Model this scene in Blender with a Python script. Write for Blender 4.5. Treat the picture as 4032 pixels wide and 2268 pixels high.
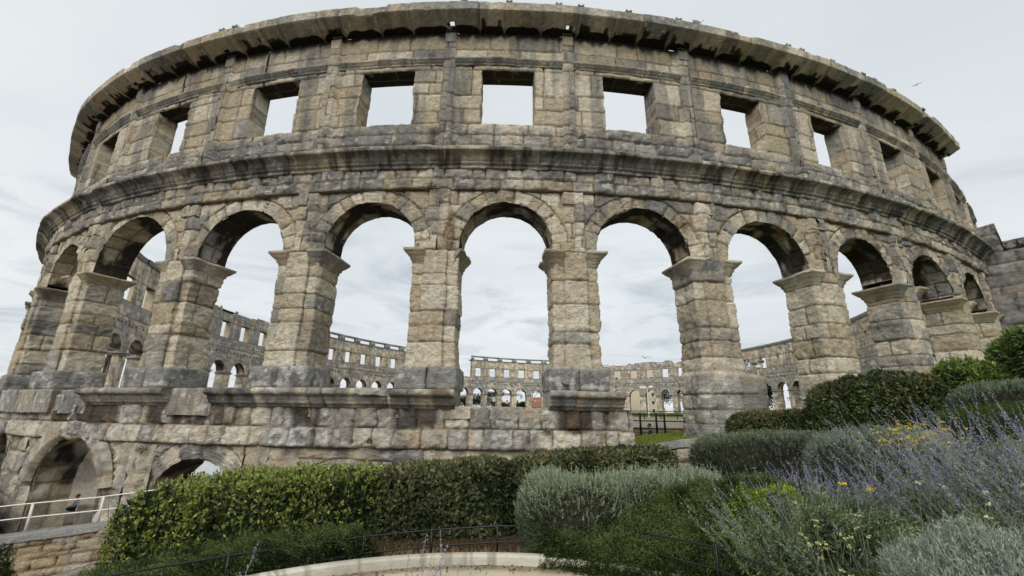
import bpy, math, random
import numpy as np
from mathutils import Matrix, Vector
random.seed(7); rng = np.random.default_rng(11)
SC = bpy.context.scene
for o in list(bpy.data.objects): bpy.data.objects.remove(o)
R = math.radians

# ------------------------------------------------------------------ camera, sky, sun, exposure
PITCH, ROLL, FPX = R(16.108), R(-0.724), 1706.3
cam_data = bpy.data.cameras.new("camera"); cam = bpy.data.objects.new("camera", cam_data); SC.collection.objects.link(cam)
cam_data.sensor_width = 36.0; cam_data.lens = 36.0 * FPX / 4032; cam_data.clip_start = .05; cam_data.clip_end = 6000
Rv = Vector((1, 0, 0)); Fv = Vector((0, math.cos(PITCH), math.sin(PITCH))); Uv = Vector((0, -math.sin(PITCH), math.cos(PITCH)))
r1 = Rv * math.cos(ROLL) - Uv * math.sin(ROLL); u1 = Uv * math.cos(ROLL) + Rv * math.sin(ROLL)
cam.matrix_world = Matrix(((r1.x, u1.x, -Fv.x, 0), (r1.y, u1.y, -Fv.y, 0), (r1.z, u1.z, -Fv.z, 0), (0, 0, 0, 1)))
SC.camera = cam
SUN_EL, SUN_AZ = R(40), R(196)      # azimuth measured clockwise from +Y: behind the camera, a little to the left
world = bpy.data.worlds.new("World"); SC.world = world; world.use_nodes = True
nt = world.node_tree; nt.nodes.clear()
def N(t, **k):
    n = nt.nodes.new(t)
    for a, b in k.items(): setattr(n, a, b)
    return n
out = N('ShaderNodeOutputWorld'); bg = N('ShaderNodeBackground'); sky = N('ShaderNodeTexSky')
sky.sky_type = 'NISHITA'; sky.sun_disc = False; sky.sun_elevation = SUN_EL; sky.sun_rotation = SUN_AZ
sky.air_density = 1.0; sky.dust_density = 3.0; sky.ozone_density = 1.0
bg.inputs['Strength'].default_value = 0.1
tc = N('ShaderNodeTexCoord'); sep = N('ShaderNodeSeparateXYZ'); nt.links.new(tc.outputs['Generated'], sep.inputs[0])
def M(op, a, b=None, c=None):
    m = N('ShaderNodeMath', operation=op)
    for i, v in enumerate((a, b, c)):
        if v is None: continue
        if isinstance(v, (int, float)): m.inputs[i].default_value = v
        else: nt.links.new(v, m.inputs[i])
    return m.outputs[0]
# project the view direction on to a flat cloud layer
zc = M('ADD', M('MAXIMUM', sep.outputs['Z'], 0.0), 0.10)
cx_ = M('DIVIDE', sep.outputs['X'], zc); cy_ = M('DIVIDE', sep.outputs['Y'], zc)
comb = N('ShaderNodeCombineXYZ'); nt.links.new(cx_, comb.inputs[0]); nt.links.new(cy_, comb.inputs[1])
def noise(vec, scale, detail, rough, dist=0.0):
    n = N('ShaderNodeTexNoise'); n.inputs['Scale'].default_value = scale; n.inputs['Detail'].default_value = detail
    n.inputs['Roughness'].default_value = rough; n.inputs['Distortion'].default_value = dist
    nt.links.new(vec, n.inputs['Vector']); return n.outputs['Fac']
def ramp(fac, stops):
    r = N('ShaderNodeValToRGB'); e = r.color_ramp.elements
    e[0].position, e[0].color = stops[0][0], (*stops[0][1], 1); e[1].position, e[1].color = stops[-1][0], (*stops[-1][1], 1)
    for p, c in stops[1:-1]:
        q = e.new(p); q.color = (*c, 1)
    nt.links.new(fac, r.inputs[0]); return r.outputs[0]
big = noise(comb.outputs[0], 0.42, 5, 0.5, .3); wisp = noise(comb.outputs[0], 1.3, 8, .62, 1.2)
cloud = ramp(big, [(.30, (.67, .725, .765)), (.50, (.80, .84, .86)), (.70, (.93, .95, .95))])
wr = ramp(wisp, [(.48, (1, 1, 1)), (.58, (.86, .88, .90)), (.70, (.68, .72, .77))])
band = ramp(sep.outputs['Z'], [(.02, (1, 1, 1)), (.30, (1, 1, 1)), (.45, (.1, .1, .1))])     # dark wisps hang low
mixw = N('ShaderNodeMixRGB', blend_type='MULTIPLY'); nt.links.new(cloud, mixw.inputs[1]); nt.links.new(wr, mixw.inputs[2]); nt.links.new(band, mixw.inputs[0])
scale = N('ShaderNodeVectorMath', operation='SCALE'); nt.links.new(mixw.outputs[0], scale.inputs[0]); scale.inputs['Scale'].default_value = 7.15
fin = N('ShaderNodeMixRGB'); fin.inputs[0].default_value = .92; nt.links.new(sky.outputs[0], fin.inputs[1]); nt.links.new(scale.outputs[0], fin.inputs[2])
nt.links.new(fin.outputs[0], bg.inputs['Color']); nt.links.new(bg.outputs[0], out.inputs['Surface'])
sd = bpy.data.lights.new("sun", 'SUN'); sd.energy = 1.5; sd.angle = R(38); sd.color = (1, .965, .9)
sun = bpy.data.objects.new("sun", sd); SC.collection.objects.link(sun)
sdir = Vector((math.sin(SUN_AZ) * math.cos(SUN_EL), math.cos(SUN_AZ) * math.cos(SUN_EL), math.sin(SUN_EL)))
sun.rotation_euler = sdir.to_track_quat('Z', 'Y').to_euler()
vs = SC.view_settings; vs.view_transform = 'Standard'; vs.look = 'None'; vs.exposure = 0.50; vs.gamma = 1.0; vs.use_curve_mapping = False
SC.cycles.max_bounces = 5; SC.cycles.diffuse_bounces = 3; SC.cycles.transparent_max_bounces = 4; SC.cycles.use_adaptive_sampling = True
SC.cycles.adaptive_threshold = .02

# ------------------------------------------------------------------ helpers: noise, meshes, materials, tags
TAB = rng.random((32, 32, 32)).astype(np.float32)
def vn(x, y, z=0.0):
    x, y, z = np.broadcast_arrays(np.asarray(x, np.float32), np.asarray(y, np.float32), np.asarray(z, np.float32))
    xi, yi, zi = np.floor(x), np.floor(y), np.floor(z); fx, fy, fz = x - xi, y - yi, z - zi
    fx, fy, fz = [f * f * (3 - 2 * f) for f in (fx, fy, fz)]
    xi, yi, zi = [v.astype(np.int32) & 31 for v in (xi, yi, zi)]; x1, y1, z1 = (xi + 1) & 31, (yi + 1) & 31, (zi + 1) & 31
    a = TAB[xi, yi, zi] * (1 - fx) + TAB[x1, yi, zi] * fx; b = TAB[xi, y1, zi] * (1 - fx) + TAB[x1, y1, zi] * fx
    c = TAB[xi, yi, z1] * (1 - fx) + TAB[x1, yi, z1] * fx; d = TAB[xi, y1, z1] * (1 - fx) + TAB[x1, y1, z1] * fx
    return (a * (1 - fy) + b * fy) * (1 - fz) + (c * (1 - fy) + d * fy) * fz
def fbm(x, y, z=0.0, o=3, g=.5):
    s, a, t = 0, 1.0, 0
    for k in range(o):
        s = s + a * vn(np.asarray(x) * 2.03 ** k + 7.3 * k, np.asarray(y) * 2.03 ** k + 3.1 * k, np.asarray(z) * 2.03 ** k + 1.7 * k); t += a; a *= g
    return s / t
def hsh(*a):
    v = np.zeros(np.broadcast(*[np.asarray(q) for q in a]).shape)
    for k, q in enumerate(a): v = v + np.asarray(q, float) * (12.9898, 78.233, 37.719, 91.17)[k]
    v = np.sin(v) * 43758.5453; return v - np.floor(v)
def sst(a, b, x): t = np.clip((np.asarray(x, float) - a) / (b - a), 0, 1); return t * t * (3 - 2 * t)
def mix(a, b, t): a, b, t = np.asarray(a, float), np.asarray(b, float), np.asarray(t, float)[..., None]; return a * (1 - t) + b * t
class MB:
    def __init__(s): s.v, s.c, s.q, s.n = [], [], [], 0
    def raw(s, v, q, c):
        v = np.asarray(v, np.float32).reshape(-1, 3); c = np.broadcast_to(np.asarray(c, np.float32), (len(v), 3)); q = np.asarray(q, np.int32).reshape(-1, 4)
        s.v.append(v); s.c.append(c); s.q.append(q + s.n); s.n += len(v)
    def grid(s, P, C=(.4, .35, .27), mask=None, wrap=False):
        n, m = P.shape[:2]; C = np.broadcast_to(np.asarray(C, np.float32), P.shape); I = np.arange(n * m).reshape(n, m)
        if wrap: J = np.vstack([I, I[:1]])
        else: J = I
        q = np.stack([J[:-1, :-1], J[1:, :-1], J[1:, 1:], J[:-1, 1:]], -1)
        if mask is not None: q = q[mask]
        s.raw(P.reshape(-1, 3), q.reshape(-1, 4), C.reshape(-1, 3))
    def box(s, c, d, col=(.4, .35, .27), rz=0.0, taper=1.0):
        x, y, z = [k / 2 for k in d]; v = np.array([(i * x * (taper if k > 0 else 1), j * y * (taper if k > 0 else 1), k * z) for k in (-1, 1) for i, j in ((-1, -1), (1, -1), (1, 1), (-1, 1))])
        a = math.cos(rz), math.sin(rz); v = np.stack([v[:, 0] * a[0] - v[:, 1] * a[1], v[:, 0] * a[1] + v[:, 1] * a[0], v[:, 2]], 1) + np.array(c)
        s.raw(v, [(0, 3, 2, 1), (4, 5, 6, 7), (0, 1, 5, 4), (1, 2, 6, 5), (2, 3, 7, 6), (3, 0, 4, 7)], col)
    def rock(s, c, d, col, seed=0, n=7, amp=.12, rz=0.0, pw=4.0, paint=None):
        u = np.linspace(0, 2 * math.pi, 2 * n, endpoint=False); w = np.linspace(-math.pi / 2, math.pi / 2, n + 1)
        U, Wq = np.meshgrid(u, w, indexing='ij'); d3 = np.stack([np.cos(Wq) * np.cos(U), np.cos(Wq) * np.sin(U), np.sin(Wq)], -1)
        k = (np.abs(d3) ** pw).sum(-1) ** (-1 / pw); P = d3 * k[..., None] * .5 * (1 + .03 * (fbm(d3[..., 0] * 9 + seed, d3[..., 1] * 9, d3[..., 2] * 9)[..., None] - .5) * (n > 20)) * (1 + amp * (fbm(d3[..., 0] * 2 + seed, d3[..., 1] * 2, d3[..., 2] * 2 + seed)[..., None] - .5) * 2)
        P = P * np.array(d); a = math.cos(rz), math.sin(rz); P = np.stack([P[..., 0] * a[0] - P[..., 1] * a[1], P[..., 0] * a[1] + P[..., 1] * a[0], P[..., 2]], -1) + np.array(c)
        s.grid(P, col if paint is None else paint(P), wrap=True)
    def tube(s, pts, r, col, k=6):
        pts = np.asarray(pts, float); r = np.broadcast_to(np.asarray(r, float), (len(pts),)); t = np.gradient(pts, axis=0); t /= np.linalg.norm(t, axis=1)[:, None] + 1e-9
        up = np.where(np.abs(t[:, 2:]) > .9, np.array([[1., 0, 0]]), np.array([[0, 0, 1.]])); a = np.cross(t, up); a /= np.linalg.norm(a, axis=1)[:, None] + 1e-9; b = np.cross(t, a)
        th = np.linspace(0, 2 * math.pi, k, endpoint=False); P = pts[None] + (np.cos(th)[:, None, None] * a[None] + np.sin(th)[:, None, None] * b[None]) * r[None, :, None]
        s.grid(P, col, wrap=True)
        for e in (0, -1):
            n0 = s.n; s.raw(np.vstack([P[:, e], pts[e][None]]), [(j, (j + 1) % k, k, k) for j in range(k)], col)
    def leaves(s, c, d, n, L, w, col, fold=.15):
        c, d, n = [np.asarray(q, np.float32) for q in (c, d, n)]; L = np.broadcast_to(np.asarray(L, np.float32), (len(c),))[:, None]; w = np.broadcast_to(np.asarray(w, np.float32), (len(c),))[:, None]
        d = d / (np.linalg.norm(d, axis=1)[:, None] + 1e-9); t = np.cross(d, n); t /= np.linalg.norm(t, axis=1)[:, None] + 1e-9; u = np.cross(t, d)
        v = np.stack([c, c + d * L * .5 + t * w * .5 + u * w * fold, c + d * L, c + d * L * .5 - t * w * .5 + u * w * fold], 1)
        q = np.arange(len(c) * 4).reshape(-1, 4); s.raw(v.reshape(-1, 3), q, np.repeat(np.broadcast_to(col, (len(c), 3)), 4, axis=0))
    def sticks(s, a, b, ra, rb, col):      # many thin three sided stems
        a, b = np.asarray(a, np.float32), np.asarray(b, np.float32); d = b - a; d /= np.linalg.norm(d, axis=1)[:, None] + 1e-9
        h = np.cross(d, np.array([.3, .9, .1], np.float32)); h /= np.linalg.norm(h, axis=1)[:, None] + 1e-9; g = np.cross(d, h); n = len(a)
        ra = np.broadcast_to(np.asarray(ra, np.float32), (n,)); rb = np.broadcast_to(np.asarray(rb, np.float32), (n,)); vs_ = []
        for (p, r) in ((a, ra), (b, rb)):
            for k in range(3): vs_.append(p + (h * math.cos(k * 2.094) + g * math.sin(k * 2.094)) * r[:, None])
        v = np.stack(vs_, 1).reshape(-1, 3); o = (np.arange(n) * 6)[:, None]
        q = np.concatenate([o + np.array([[k, (k + 1) % 3, 3 + (k + 1) % 3, 3 + k]]) for k in range(3)]); s.raw(v, q, np.repeat(np.broadcast_to(col, (n, 3)), 6, axis=0))
    def build(s, name, m, parent=None, smooth=True):
        V = np.concatenate(s.v); C = np.concatenate(s.c); Q = np.concatenate(s.q); tri = Q[:, 2] == Q[:, 3]
        lt = np.where(tri, 3, 4).astype(np.int32); idx = Q[~tri].reshape(-1) if not tri.any() else Q.reshape(-1)[~(np.repeat(tri, 4) & (np.tile([0, 0, 0, 1], len(Q)) == 1))]
        me = bpy.data.meshes.new(name); me.vertices.add(len(V)); me.vertices.foreach_set('co', V.reshape(-1)); me.loops.add(len(idx)); me.loops.foreach_set('vertex_index', idx.astype(np.int32))
        me.polygons.add(len(Q)); me.polygons.foreach_set('loop_start', np.concatenate([[0], np.cumsum(lt)[:-1]]).astype(np.int32)); me.polygons.foreach_set('loop_total', lt)
        me.polygons.foreach_set('use_smooth', np.full(len(Q), smooth)); me.update(calc_edges=True); me.validate()
        at = me.color_attributes.new('Col', 'FLOAT_COLOR', 'POINT'); at.data.foreach_set('color', np.hstack([C, np.ones((len(C), 1), np.float32)]).astype(np.float32).reshape(-1))
        me.materials.append(m); o = bpy.data.objects.new(name, me); SC.collection.objects.link(o)
        if parent: o.parent = parent
        return o
def tag(o, label=None, cat=None, group=None, kind=None):
    if label: o['label'] = label
    if cat: o['category'] = cat
    if group: o['group'] = group
    if kind: o['kind'] = kind
    return o
def thing(name, loc, label, cat, group=None):
    o = bpy.data.objects.new(name, None); SC.collection.objects.link(o); o.empty_display_size = .2
    return tag(o, label, cat, group)
def mat(name, rough=.85, bump=0.0, bscale=8.0, nscale=3.0, var=.25, pits=0.0, trans=0.0, spec=.25, emit=None, metal=0.0, fine=60.0):
    m = bpy.data.materials.new(name); m.use_nodes = True; t = m.node_tree; L = t.links; b = t.nodes['Principled BSDF']; b.inputs['Roughness'].default_value = rough
    b.inputs['Specular IOR Level'].default_value = spec; b.inputs['Metallic'].default_value = metal
    a = t.nodes.new('ShaderNodeAttribute'); a.attribute_name = 'Col'; g = t.nodes.new('ShaderNodeNewGeometry'); last = a.outputs['Color']
    vsc = t.nodes.new('ShaderNodeVectorMath'); vsc.operation = 'MULTIPLY'; vsc.inputs[1].default_value = (1, 1, 1.7); L.new(g.outputs['Position'], vsc.inputs[0])
    def nz(sc, det=4, ro=.6):
        n = t.nodes.new('ShaderNodeTexNoise'); n.inputs['Scale'].default_value = sc; n.inputs['Detail'].default_value = det; n.inputs['Roughness'].default_value = ro; L.new(vsc.outputs[0], n.inputs['Vector']); return n.outputs['Fac']
    def mr(f, a0, b0, c0, d0):
        q = t.nodes.new('ShaderNodeMapRange'); L.new(f, q.inputs[0])
        for i, v in enumerate((a0, b0, c0, d0)): q.inputs[i + 1].default_value = v
        return q.outputs[0]
    def mul(c, f):
        q = t.nodes.new('ShaderNodeVectorMath'); q.operation = 'SCALE'; L.new(c, q.inputs[0]); L.new(f, q.inputs['Scale']); return q.outputs[0]
    if var: last = mul(last, mr(nz(nscale, 5, .65), .3, .7, 1 - var, 1 + var))
    if pits:
        pf = nz(bscale * 2.2, 3, .7); last = mul(last, mr(pf, .34, .46, 1 - pits, 1.0)); last = mul(last, mr(nz(fine, 2, .8), .3, .7, 1 - pits * .35, 1 + pits * .3))
    L.new(last, b.inputs['Base Color'])
    if bump:
        bp = t.nodes.new('ShaderNodeBump'); bp.inputs['Strength'].default_value = 1.0; bp.inputs['Distance'].default_value = bump
        L.new(nz(bscale, 6, .68), bp.inputs['Height']); L.new(bp.outputs[0], b.inputs['Normal'])
    if trans:
        tr = t.nodes.new('ShaderNodeBsdfTranslucent'); ms = t.nodes.new('ShaderNodeMixShader'); ms.inputs[0].default_value = trans
        L.new(last, tr.inputs['Color']); L.new(b.outputs[0], ms.inputs[1]); L.new(tr.outputs[0], ms.inputs[2]); L.new(ms.outputs[0], t.nodes['Material Output'].inputs[0])
    return m
M_STONE = mat('limestone', .92, .11, 11.0, 2.2, .10, .42, spec=.12, fine=24)
M_FAR = mat('far_limestone', .92, .05, 2.0, 1.0, .16, .12, spec=.1, fine=6)
M_SMOOTH = mat('dressed_stone', .9, .012, 14, 5, .12, .15, spec=.15)
M_LEAF = mat('glossy_leaf', .5, 0, 1, 6, .22, trans=.22, spec=.32)
M_SOFT = mat('soft_leaf', .8, 0, 1, 5, .2, trans=.25, spec=.12)
M_CORE = mat('branch_shade', .95, .03, 12, 6, .4, spec=.05)
M_SOIL = mat('soil', .97, .05, 14, 4, .35, .4, spec=.05)
M_GRAVEL = mat('fine_gravel', .95, .006, 90, 1.2, .07, .12, spec=.1, fine=160)
M_PAINT = mat('painted_metal', .45, 0, 1, 8, .06, spec=.4)
M_PLAIN = mat('plain', .8, 0, 1, 4, .1, spec=.2)
M_TREE = mat('tree_leaf', .8, 0, 1, .6, .3, trans=.15, spec=.1)

# ------------------------------------------------------------------ the arena's plan: an ellipse, s = metres along its inner face
C0 = np.array([8.013, 83.606]); EA, EB, TH = 68.883, 52.524, 1.21497391
def ell(t, off=0.0):
    x, y = EA * np.cos(t), EB * np.sin(t); nx, ny = EB * np.cos(t), EA * np.sin(t); n = np.hypot(nx, ny); x, y = x + off * nx / n, y + off * ny / n
    return C0[0] + x * math.cos(TH) - y * math.sin(TH), C0[1] + x * math.sin(TH) + y * math.cos(TH)
_T = np.linspace(0, 4 * np.pi, 40001); _X, _Y = ell(_T); _S = np.concatenate([[0], np.cumsum(np.hypot(np.diff(_X), np.diff(_Y)))]); LEN = _S[20000]
_PP = [(-28.34, 24.08), (-24.14, 21.02), (-19.41, 18.52), (-13.36, 16.34), (-7.93, 15.17), (-2.77, 14.72), (2.31, 14.85), (7.63, 15.57), (12.98, 16.87), (17.84, 18.61), (22.7, 20.94), (27.24, 23.72), (31.36, 26.88)]
def _proj(p):
    X, Y = ell(_T[:20001], 1.8); i = int(np.argmin((X - p[0]) ** 2 + (Y - p[1]) ** 2)); return _S[i]
_s0 = _proj(_PP[5]); 
def W(s, off, z):
    s, off, z = np.broadcast_arrays(np.asarray(s, float), np.asarray(off, float), np.asarray(z, float))
    t = np.interp((_s0 + s) % LEN, _S[:20001], _T[:20001]); x, y = ell(t, off); return np.stack([x, y, z], -1)
NEAR = {i: ((_proj(p) - _s0 + LEN / 2) % LEN - LEN / 2) for i, p in zip(range(-5, 8), _PP)}
_no = [(-50, .9), (-32, .75), (-27, 1.10), (-21.6, 1.60), (-16.5, 1.79), (-10.3, 1.76), (-5, 1.77), (0, 1.79), (4.87, 1.82), (10, 1.86), (15.35, 1.93), (20.3, 1.96), (25.5, 1.94), (30.7, 1.83), (36, 1.7), (60, 1.8)]
def FO(s): return np.interp(s, [a for a, b in _no], [b for a, b in _no])          # offset of the pilaster plane
def WN(s, off, z): return W(s, FO(s) + off, z)

# stone colours (linear base colour)
TAN, PALE, GREY, DARK, CRUST_SHADE, RUST, MORTAR = [np.array(c) for c in ((.55, .462, .325), (.68, .62, .50), (.31, .305, .285), (.105, .103, .094), (.02, .0195, .018), (.21, .14, .08), (.19, .14, .09))]  # the near-black tone serves crust and the painted shade of cornice hollows
def courses(z0, z1, lo, hi, seed):
    r = random.Random(seed); z = [z0]
    while z[-1] < z1 - hi * .6: z.append(z[-1] + r.uniform(lo, hi))
    z[-1] = z1 if z1 - z[-2] < hi * 1.3 else z[-1]
    if z[-1] < z1: z.append(z1)
    return np.array(z)
def blocks(u, z, lev, seed, lo=.75, hi=1.5):
    """distance to the nearest joint and two random numbers per block"""
    uw = u + .05 * (fbm(u * 1.7, z * 1.7, seed) - .5) * 2; zw = z + .045 * (fbm(u * 1.1 + 9, z * 1.9, seed + 3) - .5) * 2
    k = np.clip(np.searchsorted(lev, zw, side='right'), 1, len(lev) - 1); dz = np.minimum(np.abs(zw - lev[k - 1]), np.abs(lev[k] - zw))
    wk = lo + (hi - lo) * hsh(k, seed); x = uw / wk + 11.3 * hsh(k, seed + 5); c = np.floor(x); j = lambda q: q + .5 * (hsh(q, k, seed) - .5)
    b0, b1 = j(c), j(c + 1); lowc = x < b0; hic = x >= b1; c = np.where(lowc, c - 1, np.where(hic, c + 1, c)); du = np.minimum(x - j(c), j(c + 1) - x) * wk
    return np.minimum(dz, np.maximum(du, 0)), hsh(c, k, seed + 1), hsh(c, k, seed + 2)
def relief(u, z, e, r, amp=1.0, groove=.05, seed=0):
    g = -groove * 1.25 * np.exp(-(e / .026) ** 2) - .014 * amp * np.exp(-e / .05)
    f1, f2, f3 = fbm(u * 1.6, z * 1.6, seed, 2), fbm(u * 5, z * 5, seed + 4, 3), vn(u * 3.1, z * 3.1, seed + 9)
    chip = -.06 * amp * sst(.66, .8, fbm(u * 2.6 + 5, z * 2.6, seed + 2, 2)) * np.exp(-e / .18)
    return g + (r - .5) * .06 * amp + (f1 - .5) * .09 * amp + (f2 - .5) * .075 * amp + (fbm(u * 14, z * 18, seed + 8, 2) - .5) * .045 * amp - .03 * amp * sst(.72, .9, f3) + chip
def tone(u, z, e, r, r2, grey=.3, warm=.5, streak=.5, rust=0.0, lichen=0.0, crust_shade=None, seed=0):
    c = mix(TAN, PALE, np.clip(sst(.2, .8, r2) * .75 + (fbm(u * .9, z * .9, seed + 20) - .5) * .9 + (.5 - warm), 0, 1))
    st = fbm(u * 2.1, z * .28, seed + 31, 3); pt = fbm(u * .7, z * .7, seed + 41, 3)
    g = np.clip(sst(.62 - grey * .45, .80 - grey * .45, pt * (1 - streak) + st * streak) * .75 + sst(1 - grey * .85, 1 - grey * .6, r) * .7, 0, 1)
    gc = mix(GREY, DARK, sst(.5, .8, fbm(u * 3.3, z * 1.3, seed + 51)) * .75); c = mix(c, gc, g)
    if streak >= .5: c = mix(c, GREY * .72, sst(.57, .70, fbm(u * 1.5 + 50, z * .09, 77., 3)) * .62)
    if rust: c = mix(c, RUST, sst(.80 - rust * .45, .95 - rust * .45, fbm(u * 1.9, z * .55, seed + 61, 3)) * .85)
    if lichen: c = mix(c, (.62, .60, .55), sst(.72 - lichen * .25, .80 - lichen * .2, fbm(u * 4.5, z * 4.5, seed + 71, 4)) * .8)
    if crust_shade is not None: c = mix(c, CRUST_SHADE, crust_shade)
    c = mix(c, MORTAR, np.exp(-(e / .024) ** 2) * .85)
    return c * (.89 + .22 * r2)[..., None] * (.62 + .76 * fbm(u * 11, z * 13, seed + 81, 3))[..., None]
Z = dict(GR=-7.2, LSTR=-1.15, LTOP=.12, LED=.75, BASE=1.43, IMP=5.71, S1=8.14, C1=9.05, CT=9.72, SILL=11.32, WT=13.96, S2=14.42, PT=15.85, TOP=16.62)

arena = thing('amphitheatre', (0, 0, 0), 'huge oval roman amphitheatre of weathered limestone with two tiers of arches and square windows', 'amphitheatre')

def arc_cols(s0, s1, c, Rr, step):
    """column positions that crowd towards the springing of the arch"""
    a = np.linspace(s0, c - Rr, max(2, int((c - Rr - s0) / step) + 1)); n = int(Rr * 2 / step); m = c - Rr * np.cos(np.linspace(0, math.pi, n + 1)); b = np.linspace(c + Rr, s1, max(2, int((s1 - c - Rr) / step) + 1))
    return np.concatenate([a[:-1], [c - Rr - 1e-3], m, [c + Rr + 1e-3], b[1:]])
def arch_front(mb, s0, s1, c, Rr, zs, zbot, ztop, offw, pil, step, seed, Wf, ring=.78, grey=.3, rust=.2, lichen=0., warm=.5, amp=1., inner=False, lohi=(.5, .75)):
    s = arc_cols(s0, s1, c, Rr, step); m = int((ztop - min(zs, zbot)) / step) + 2
    inside = np.abs(s - c) <= Rr; zb = np.where(inside, zs + np.sqrt(np.maximum(Rr * Rr - (s - c) ** 2, 0)), zbot)
    ragg = .10 * (fbm(s * 2.2, seed, 1.) - .5) * 2; zb = np.where(inside, zb + ragg * .6, zb)
    v = np.linspace(0, 1, m); S = np.repeat(s[:, None], m, 1); Zz = zb[:, None] * (1 - v) + ztop * v
    lev = courses(zbot, ztop, *lohi, seed); e, r, r2 = blocks(S, Zz, lev, seed)
    rad = np.hypot(S - c, Zz - zs); ang = np.arctan2(Zz - zs, S - c); nv = 11
    rg = (rad < Rr + ring * (.85 + .3 * hsh(np.floor(ang / math.pi * nv), seed))) & (Zz > zs)
    x = ang / math.pi * nv; k = np.floor(x + .25 * np.sin(x * 2 + seed)); du = np.abs((x + .25 * np.sin(x * 2 + seed)) - np.round(x + .25 * np.sin(x * 2 + seed))) / nv * math.pi * rad
    e = np.where(rg, np.minimum(du, np.abs(Rr + ring - rad)), np.minimum(e, np.where(Zz > zs, np.abs(rad - Rr - ring), 9))); r = np.where(rg, hsh(k, seed, 3.), r); r2 = np.where(rg, hsh(k, seed, 8.), r2)
    off = np.full_like(S, offw)
    if pil:
        for (pc, hw, d) in pil: off = np.where(np.abs(S - pc) < hw, offw + d, off)
    off = off + relief(S, Zz, e, r, amp, seed=seed) * (-1 if inner else 1)
    mask = None
    col = tone(S, Zz, e, r, r2, grey, warm, .5, rust, lichen, seed=seed)
    ds = (fbm(S * 3, Zz * 3, seed + 5) - .5) * .06 * amp
    P = Wf(S + ds, off, Zz)
    mk = np.ones((len(s) - 1, m - 1), bool); mb.grid(P, col, mk)
def barrel(mb, c, Rr, zs, o0, o1, step, seed, Wf, dark=.5, legs=None, n=None):
    """soffit of an arch, with straight jambs below it when legs gives their foot"""
    na = n or max(8, int(math.pi * Rr / step)); a = np.linspace(0, math.pi, na + 1); ds, zz = -Rr * np.cos(a), zs + Rr * np.sin(a)
    if legs is not None:
        k = max(2, int((zs - legs) / step)); zl = np.linspace(legs, zs, k + 1)[:-1]; ds = np.concatenate([np.full(k, -Rr), ds, np.full(k, Rr)]); zz = np.concatenate([zl, zz, zl[::-1]])
    m = max(3, int(abs(o1 - o0) / step) + 1); o = np.linspace(o0, o1, m); D, O = np.meshgrid(ds, o, indexing='ij'); ZZ = np.repeat(zz[:, None], m, 1)
    L = np.concatenate([[0], np.cumsum(np.hypot(np.diff(ds), np.diff(zz)))]); LL = np.repeat(L[:, None], m, 1); kk = np.floor(LL / .62); e = np.minimum(np.abs(LL / .62 - np.round(LL / .62)) * .62, np.abs(O - (o0 + o1) / 2 - .3 * (hsh(kk, seed) - .5)))
    r, r2 = hsh(kk, seed), hsh(kk, seed + 1, np.floor(O * 1.4)); h = relief(LL, O, e, r, .8, seed=seed); nx, nz = np.where(ZZ < zs, -np.sign(D), -D / Rr), np.where(ZZ < zs, 0, -(ZZ - zs) / Rr)
    fade = 1.0
    P = Wf(c + D + nx * h * fade, O, ZZ + nz * h * fade)
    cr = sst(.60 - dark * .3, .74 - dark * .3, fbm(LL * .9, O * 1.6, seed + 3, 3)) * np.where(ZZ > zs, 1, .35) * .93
    mb.grid(P, tone(LL, O, e, r, r2, .35, .6, .3, .35, seed=seed, crust_shade=cr))
def sweep(mb, path, prof, sc, Wf, seed, step=.12, col=None, noise_=.03, grey=.4, caps=True, crust_shade=None):
    path = np.array(path, float); d = np.diff(path, axis=0); L = np.hypot(d[:, 0], d[:, 1]); nrm = np.stack([d[:, 1], -d[:, 0]], 1) / L[:, None]
    pts, ns = [], []
    for i in range(len(path)):
        if i == 0: nn = nrm[0]
        elif i == len(path) - 1: nn = nrm[-1]
        else: nn = (nrm[i - 1] + nrm[i]) / (1 + float(nrm[i - 1] @ nrm[i]) + 1e-6)
        pts.append(path[i]); ns.append(nn)
        if i < len(path) - 1:
            k = max(1, int(L[i] / step))
            for j in range(1, k): pts.append(path[i] + d[i] * j / k); ns.append(nrm[i])
    pts, ns = np.array(pts), np.array(ns); pr = np.array(prof, float)
    O = pr[None, :, 0] * np.ones((len(pts), 1)); l = np.concatenate([[0], np.cumsum(np.hypot(*np.diff(pts, axis=0).T))])[:, None] + sc
    er = (fbm(l * 2.5, pr[None, :, 1] * 4, seed, 3) - .5) * 2 * noise_ * (1 + O * 4); bite = sst(.66, .78, fbm(l * 1.3, seed, 2.) + 0 * O) * .35; O = O * (1 - bite) + er
    X = pts[:, None, 0] + ns[:, None, 0] * O; Y = pts[:, None, 1] + ns[:, None, 1] * O; Zz = pr[None, :, 1] + er * .5 + 0 * X
    e = np.full_like(X, .5); rr = hsh(np.floor(l / 1.1) + 0 * X, seed)
    c = tone(l + 0 * X, Zz, e, rr, rr, grey, .5, .4, .15, seed=seed) if col is None else np.broadcast_to(col, X.shape + (3,))
    P = Wf(sc + X, Y, Zz); mb.grid(P, c)
    if caps:
        for k in (0, -1):
            base = Wf(sc + pts[k, 0] + 0 * pr[:, 0] - 0 * pr[:, 0], pts[k, 1] - .02 + 0 * pr[:, 0], pr[:, 1]); mb.grid(np.stack([P[k], base]), np.stack([c[k], c[k]]))

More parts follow.
